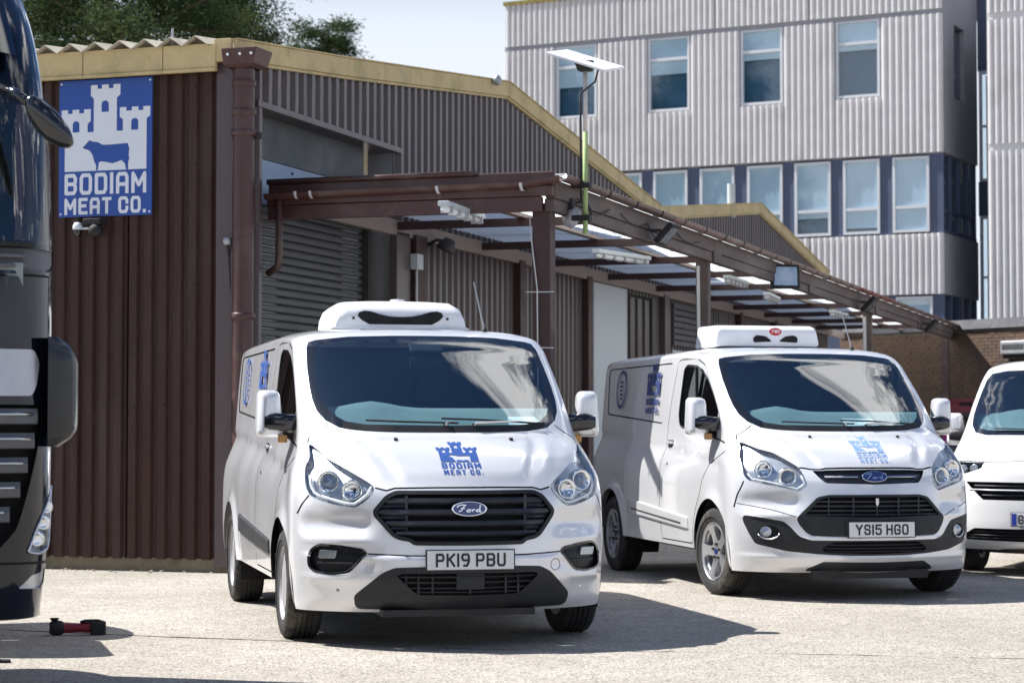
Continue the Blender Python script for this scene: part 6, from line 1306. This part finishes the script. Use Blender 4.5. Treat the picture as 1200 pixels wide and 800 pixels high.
cuts = [XL] + [(uw[i][1] + uw[i + 1][0]) / 2 for i in range(3)] + [XR]
for a, b in zip(cuts[:-1], cuts[1:]): ribbed('parapet_panel', a + .015, b - .015, zJ + .06, ztop_)
MB().box(XL, XR, -.01, .1, zJ - .06, zJ + .06).build('joint_band', 'side_grey', of); MB().box(XL - .02, XR + .02, -.09, .35, ztop_, ztop_ + .1).build('coping', 'lichen', of)
lows = [(712, 752), (765.5, 805.5), (820, 860.5), (875.5, 917), (931, 973.5), (988, 1031), (1046, 1089)]; lz1 = fx(1010, 187)[1]; lz0 = fx(1010, 274.5)[1]; lt = fx(1010, 245)[1]; prev = XL
for i, (a, b) in enumerate(lows):
    x0, x1 = fx(a, 230)[0], fx(b, 230)[0]; MB().box(prev, x0 - .01, .03, .12, zL1 + .01, zU0 - .005).build('infill_panel', 'slate_panel', of); prev = x1 + .01
    window(x0, x1, lz0, lz1, lt, (.8, .75, .7, .85, .78, .95, 1.)[i], y=.04)
MB().box(prev, XR - .002, .03, .12, zL1 + .01, zU0 - .005).build('infill_panel', 'slate_panel', of); MB().box(XL, XR - .005, .02, .14, zU0 - .03, zU0 - .006).build('band_trim', 'side_grey', of)
for a, b in zip(cuts[:-1], cuts[1:]): ribbed('wall_panel', a + .015, b - .015, zL0, zL1)
x0, x1 = fx(1050, 360)[0], fx(1093, 360)[0]; window(x0, x1, .9, zL0 - .05, None, .6, y=.04); MB().box(x1 + .01, XR - .003, .03, .12, 0, zL0 - .004).build('infill_panel', 'slate_panel', of); MB().box(XL, x0 - .01, .03, .12, 0, zL0 - .004).build('infill_panel', 'slate_panel', of); MB().box(x0, x1, .03, .12, 0, .88).build('infill_panel', 'slate_panel', of)
# return wall on the right
D_ = 3.28
def side_box(name, m_, y0, y1, z0, z1, x0=-.25, x1=.0): return MB().box(x0, x1, y0, y1, z0, z1).build(name, m_, of)
nw0, nw1 = FO.on_x(1118, 60, 0)[0], FO.on_x(1130, 60, 0)[0]; nz0, nz1 = FO.on_x(1124, 118, 0)[1], FO.on_x(1124, 33, 0)[1]
side_box('return_wall', 'side_grey', .14, nw0, zU0, ztop_); side_box('return_wall', 'side_grey', nw1, D_, zU0, ztop_); side_box('return_wall', 'side_grey', nw0 + .001, nw1 - .001, zU0, nz0); side_box('return_wall', 'side_grey', nw0 + .001, nw1 - .001, nz1, ztop_); side_box('return_window', 'office_glass', nw0, nw1, nz0, nz1, -.15, -.12); side_box('return_room', 'room_sky_blue', nw0, nw1, nz0, nz1, -.6, -.55)
side_box('return_wall', 'side_grey', .14, D_, zL0, zL1)
for za, zb in ((zL1, zU0), (0, zL0)):
    side_box('return_room', 'room_sky_blue', .1, D_, za, zb, -.8, -.75)
    for i in range(4):
        ya = .16 + i * (D_ - .2) / 4; yb = ya + (D_ - .2) / 4 - .05; side_box('return_pane', 'office_glass', ya, yb, za + .1, zb - .05, -.12, -.11); side_box('mullion', 'slate_panel', yb, yb + .05, za, zb, -.14, -.04)
    side_box('mullion', 'slate_panel', .13, D_, za + .55, za + .62, -.13, -.05); side_box('mullion', 'slate_panel', .125, D_, za + .002, za + .1, -.14, -.04)
MB().box(XL, -.8, 6.0, 6.1, 0, ztop_).build('back_wall', 'side_grey', of); MB().box(XL, -.001, .12, 6, ztop_ - .4, ztop_ - .3).build('roof_deck', 'side_grey', of); MB().box(XL, XL + .1, .13, 6, 0, ztop_).build('end_wall', 'side_grey', of)
# glazed link set back between the blocks
BX = 1.12; lk = thing('glazed_link', 'dark glazed stair link between the two concrete office blocks', 'building', FO.w(0, D_), FO.rot)
for z0_, z1_, kd in ((0, 2.6, 'g'), (2.6, 3.6, 'p'), (3.6, 6.8, 'g'), (6.8, 7.7, 'p'), (7.7, 10.6, 'g'), (10.6, 13.0, 'p')):
    if kd == 'p': MB().box(.001, BX + .6, .05, .15, z0_, z1_).build('spandrel', 'slate_panel', lk)
    else:
        MB().box(.001, BX + .6, .9, .95, z0_, z1_).build('stair_room', 'room_sky_blue', lk)
        for i in range(2):
            a = .03 + i * .82; w_ = MB(); w_.box(a, a + .8, .04, .14, z0_ + .001, z0_ + .08).box(a, a + .8, .04, .14, z1_ - .08, z1_ - .001).box(a, a + .07, .04, .14, z0_ + .08, z1_ - .08).box(a + .73, a + .8, .04, .14, z0_ + .08, z1_ - .08).box(a + .07, a + .73, .04, .14, (z0_ + z1_) / 2 - .03, (z0_ + z1_) / 2 + .03).build('window', 'frame_white', lk)
            MB().box(a + .07, a + .73, .085, .095, z0_ + .08, z1_ - .08).build('pane', 'office_glass', lk)
# neighbouring block on the right
nb = thing('office_wing', 'ribbed concrete office wing to the right of the glazed link', 'building', FO.w(BX, 0), FO.rot)
zz1 = FO.on_y(1180, 18, 0)[1]; zz2 = FO.on_y(1180, 172, 0)[1]
for z0_, z1_ in ((zz1 + .08, zz1 + 3.), (zz2 + .08, zz1 - .08), (2.2, zz2 - .08)):
    for i in range(2): ribbed('wall_panel', .0 + i * 2.42, 2.40 + i * 2.42, z0_, z1_, parent=nb)
MB().box(.0, 4.8, .0, .12, zz1 - .079, zz1 + .079).build('joint_band', 'concrete_rib', nb); MB().box(.0, 4.8, .0, .12, zz2 - .079, zz2 + .079).build('joint_band', 'concrete_rib', nb); MB().box(0, .12, .121, 5., 0, zz1 + 3).build('side_wall', 'side_grey', nb); MB().box(0, 4.8, .02, .12, 0, 2.19).build('base_wall', 'slate_panel', nb)

# ================================================================== brick wall, crates, box light
mat('brick', (.125, .08, .055), .9, 0, .45, 4, 14, bump=.3, dirt=(.075, .06, .055), dirt_amt=.85, dscale=1.3); mat('mortar', (.17, .145, .12), .95, 0, .25, 5, 40); mat('coping_dark', (.07, .068, .075), .8, 0, .25, 4, 40)
bw0 = at_depth(985, 500, 50.5); bw1 = at_depth(1290, 500, 44.0); BWF = Frame(bw0, (bw1 - bw0)[:2]); Lb = np.linalg.norm((bw1 - bw0)[:2]); zbt = 1.31 + 112 / FPX * 48.
bwl = thing('brick_wall', 'weathered brown brick yard wall beyond the end of the canopy', 'wall', BWF.o, BWF.rot); MB().box(0, Lb, .012, .3, 0, zbt).build('mortar_bed', 'mortar', bwl)
m = MB(); jr = random.Random(5); z = .02; r_ = 0
while z + .065 < zbt:
    x = -.11 * (r_ % 2)
    while x < Lb:
        o_ = jr.uniform(-.006, .006); a, b = max(x, 0), min(x + .215, Lb)
        if b - a > .03: m.box(a, b, o_ - .002, .05, z, z + .065)
        x += .225
    z += .075; r_ += 1
bk = m.build('brickwork', 'brick', bwl, fix=False); bk['kind'] = 'stuff'
for i in range(int(Lb / 1.2) + 1): MB().add([(i * 1.2, -.06, zbt), (min(i * 1.2 + 1.19, Lb), -.06, zbt), (min(i * 1.2 + 1.19, Lb), .36, zbt), (i * 1.2, .36, zbt), (i * 1.2, .15, zbt + .22), (min(i * 1.2 + 1.19, Lb), .15, zbt + .22)], [(0, 1, 2, 3), (0, 1, 5, 4), (2, 3, 4, 5), (0, 4, 3), (1, 2, 5)]).build('coping_stone', 'coping_dark', bwl)
cb = at_depth(1130, 500, 30.); cols = [('tray_teal', (.02, .16, .14), 'teal'), ('tray_navy', (.03, .035, .10), 'navy'), ('tray_green', (.02, .12, .07), 'green'), ('tray_violet', (.20, .04, .24), 'violet'), ('tray_slate', (.05, .06, .09), 'slate'), ('tray_pink', (.45, .03, .26), 'pink'), ('tray_black', (.03, .025, .03), 'black'), ('tray_maroon', (.16, .015, .03), 'maroon')]
mb_ = None; z = 0.
for i in range(8):
    nm, c, w_ = cols[i]; mat(nm, c, .55, 0, .12, 6, 40); hh = .215 if i < 7 else .20; t = thing('plastic_crate', '%s plastic crate in the tall stack between the two vans%s' % (w_, ', topmost' if i == 7 else ''), 'crate', (cb[0], cb[1], z), -.1, 'crates in the coloured stack')
    q = MB(); a, b = .30, .24
    def rim_(k, z_): return [(x * k, y_ * k, z_) for x, y_ in rounded([(-a, -b), (a, -b), (a, b), (-a, b)], .05)]
    q.sweep(None, [rim_(.93, .0), rim_(.95, hh - .05), rim_(1.0, hh - .045), rim_(1.0, hh - .004), rim_(.96, hh - .004), rim_(.90, .02)]); q.build('crate_body', nm, t, autosm=40); MB().box(-.09, .09, -.243, -.232, hh * .5, hh * .5 + .04).build('hand_hole', 'void_dark', t); z += hh
gb = at_depth(1194, 407, 46.0); bx = thing('wall_unit', 'pale grey louvred box fixed high on the brick wall', 'box unit', (gb[0], gb[1], gb[2] - .16), BWF.rot)
MB().box(-.22, .5, -.35, .4, 0, .30).build('unit_case', 'zinc', bx, bevel=.03); MB().box(-.16, .44, -.36, -.348, .12, .22).build('unit_louvre', 'shutter_grey', bx); MB().box(-.2, .48, -.3, .4, -.08, -.001).build('unit_bracket', 'rubber', bx)

# ================================================================== trees behind the warehouse
mat('bark', (.11, .08, .06), .95, 0, .3, 5, 30, bump=.4)
def leaf_mat(name, c1, c2):
    m = bpy.data.materials.new(name); m.use_nodes = True; N = m.node_tree.nodes; L = m.node_tree.links; N.clear(); o = N.new('ShaderNodeOutputMaterial'); d = N.new('ShaderNodeBsdfDiffuse'); t = N.new('ShaderNodeBsdfTranslucent'); x = N.new('ShaderNodeMixShader'); x.inputs[0].default_value = .3; n = N.new('ShaderNodeTexNoise'); n.inputs['Scale'].default_value = .8; n.inputs['Detail'].default_value = 5; tx = N.new('ShaderNodeTexCoord'); L.new(tx.outputs['Object'], n.inputs['Vector'])
    r = N.new('ShaderNodeValToRGB'); r.color_ramp.elements[0].position = .35; r.color_ramp.elements[1].position = .65; r.color_ramp.elements[0].color = (*c1, 1); r.color_ramp.elements[1].color = (*c2, 1); L.new(n.outputs[0], r.inputs['Fac']); L.new(r.outputs[0], d.inputs[0]); L.new(r.outputs[0], t.inputs[0]); L.new(d.outputs[0], x.inputs[1]); L.new(t.outputs[0], x.inputs[2]); L.new(x.outputs[0], o.inputs[0]); MATS[name] = m
leaf_mat('pine_needles', (.030, .055, .028), (.095, .12, .050))
def pine(label, base, height, z0, rad, nb_, seed, per=520, clump=.85):
    R_ = random.Random(seed); G = np.random.default_rng(seed); t = thing('pine_tree', label, 'tree', base, 0.)
    pts = [(0, 0, 0), (.1, .05, height * .4), (-.1, .1, height * .75), (0, 0, height)]; tk = MB().tube(pts, [height * .022, height * .018, height * .011, .03], 10).build('trunk', 'bark', t, smooth=True); V = []; F = []; bm_ = MB()
    for i in range(nb_):
        k = (i + .5) / nb_; z_ = z0 + (height - z0) * k; ang = i * 2.4 + R_.uniform(-.4, .4); ln = rad * (1 - .75 * k) * R_.uniform(.6, 1.1); rise = R_.uniform(-.05, .22)
        tip = np.array([math.cos(ang) * ln, math.sin(ang) * ln, z_ + ln * rise]); st_ = np.array([0, 0, z_]); bm_.tube([st_, (st_ + tip) / 2 + np.array([0, 0, -.12]), tip], [.09 * (1 - k) + .03, .05, .015], 5)
        for c in range(max(4, int(ln * 2.3))):
            f = R_.uniform(.3, 1.05); ctr = st_ + (tip - st_) * f + np.array([R_.uniform(-.5, .5), R_.uniform(-.5, .5), R_.uniform(-.1, .35)]); sz = clump * R_.uniform(.6, 1.2)
            P = G.normal(0, 1, (per, 3)) * np.array([.55, .55, .26]) * sz + ctr; D = G.normal(0, 1, (per, 3)); D[:, 2] = np.abs(D[:, 2]) * .7; D /= np.linalg.norm(D, axis=1)[:, None]; S_ = np.cross(D, G.normal(0, 1, (per, 3))); S_ /= np.linalg.norm(S_, axis=1)[:, None]
            L_ = G.uniform(.08, .17, (per, 1)); W_ = G.uniform(.010, .022, (per, 1)); b_ = len(V) * 0 + sum(len(v) for v in V); V.append(np.stack([P - S_ * W_, P + S_ * W_, P + D * L_], 1).reshape(-1, 3)); F.append(np.arange(3 * per).reshape(-1, 3) + b_)
    bm_.build('limbs', 'bark', tk, fix=False, smooth=True); VV = np.concatenate(V); FF = np.concatenate(F); me = bpy.data.meshes.new('crown'); me.vertices.add(len(VV)); me.vertices.foreach_set('co', VV.ravel()); me.loops.add(len(FF) * 3); me.loops.foreach_set('vertex_index', FF.ravel().astype(np.int32)); me.polygons.add(len(FF)); me.polygons.foreach_set('loop_start', np.arange(0, len(FF) * 3, 3, dtype=np.int32)); me.polygons.foreach_set('loop_total', np.full(len(FF), 3, dtype=np.int32)); me.update(); me.validate(); cr_ = link(me, 'crown', 'pine_needles', t); cr_['kind'] = 'stuff'; return t
tb = at_depth(120, 500, 44.); pine('large dark pine tree rising behind the warehouse roof', (tb[0], tb[1], 0), 15.5, 5.0, 5.2, 64, 11)
tb = at_depth(262, 500, 52.); pine('narrow dark pine tree behind the warehouse corner', (tb[0], tb[1], 0), 12.6, 6.8, 1.9, 26, 21)
tb = at_depth(378, 500, 62.); pine('small pine top showing above the gable edge', (tb[0], tb[1], 0), 1.31 + 468 / FPX * 62, 10.6, .9, 14, 31, 300, .38)

# ================================================================== things on the ground
mat('torch_red', (.22, .012, .02), .4, 0, .15); a_ = on_z(58, 744); b_ = on_z(124, 743); Ft = Frame(a_, (b_ - a_)[:2]); Lt = np.linalg.norm((b_ - a_)[:2])
to = thing('work_torch', 'red and black work torch lying on the concrete by the lorry', 'torch', Ft.o, Ft.rot)
ry = Matrix.Rotation(math.pi / 2, 4, 'Y'); MB().lathe([(.0001, .0), (.036, .0), (.046, .02), (.046, .07), (.034, .09), (.0001, .09)], 18, Matrix.Translation((0, 0, .047)) @ ry).build('torch_head', 'rubber', to, autosm=40)
MB().lathe([(.032, .088), (.030, .12), (.027, .17), (.032, Lt - .09), (.0001, Lt - .089)], 16, Matrix.Translation((0, 0, .045)) @ ry).build('torch_grip', 'torch_red', to, autosm=40); MB().box(Lt - .095, Lt, -.045, .045, .0, .082).build('torch_battery', 'rubber', to, bevel=.008)
MB().tube([(.19, 0, .076), (.22, 0, .086), (.30, 0, .086), (.335, 0, .074)], .012, 8).build('torch_strap', 'rubber', to, smooth=True); MB().lathe([(.0001, .0), (.02, .003), (.03, .02)], 14, Matrix.Translation((.03, 0, .088))).build('torch_hook', 'rubber', to, smooth=True)
p = on_z(3, 776); sb = thing('rubber_scrap', 'small crumpled black rubber strip lying on the sunlit concrete', 'rubber strip', (p[0], p[1], 0), .4); MB().sweep(None, [[(x, y_ - .02, z_), (x, y_ + .02, z_ + .004), (x, y_ + .018, z_ + .02), (x, y_ - .02, z_ + .016)] for x, y_, z_ in ((-.12, 0, .03), (-.06, .02, .012), (0, 0, .0), (.04, -.02, .001))]).build('strip', 'rubber', sb, bevel=.003)
m = MB(); jr = random.Random(9)
for i in range(70):
    q = SH.w(-.1 - jr.random() * 6.0, -.06 - abs(jr.gauss(0, .09))); s_ = jr.uniform(.008, .022); bmv = [(q[0] + s_ * math.cos(t) * jr.uniform(.7, 1.2), q[1] + s_ * math.sin(t) * jr.uniform(.7, 1.2), z_ * s_) for z_ in (0, .7) for t in np.linspace(0, 6.28, 6, False)]; m.add(bmv, [tuple(range(6, 12)), *[(j, (j + 1) % 6, 6 + (j + 1) % 6, 6 + j) for j in range(6)]])
o = m.build('gravel', 'fibre_cement'); tag(o, 'loose pale grit along the foot of the warehouse wall', 'gravel', kind='stuff')
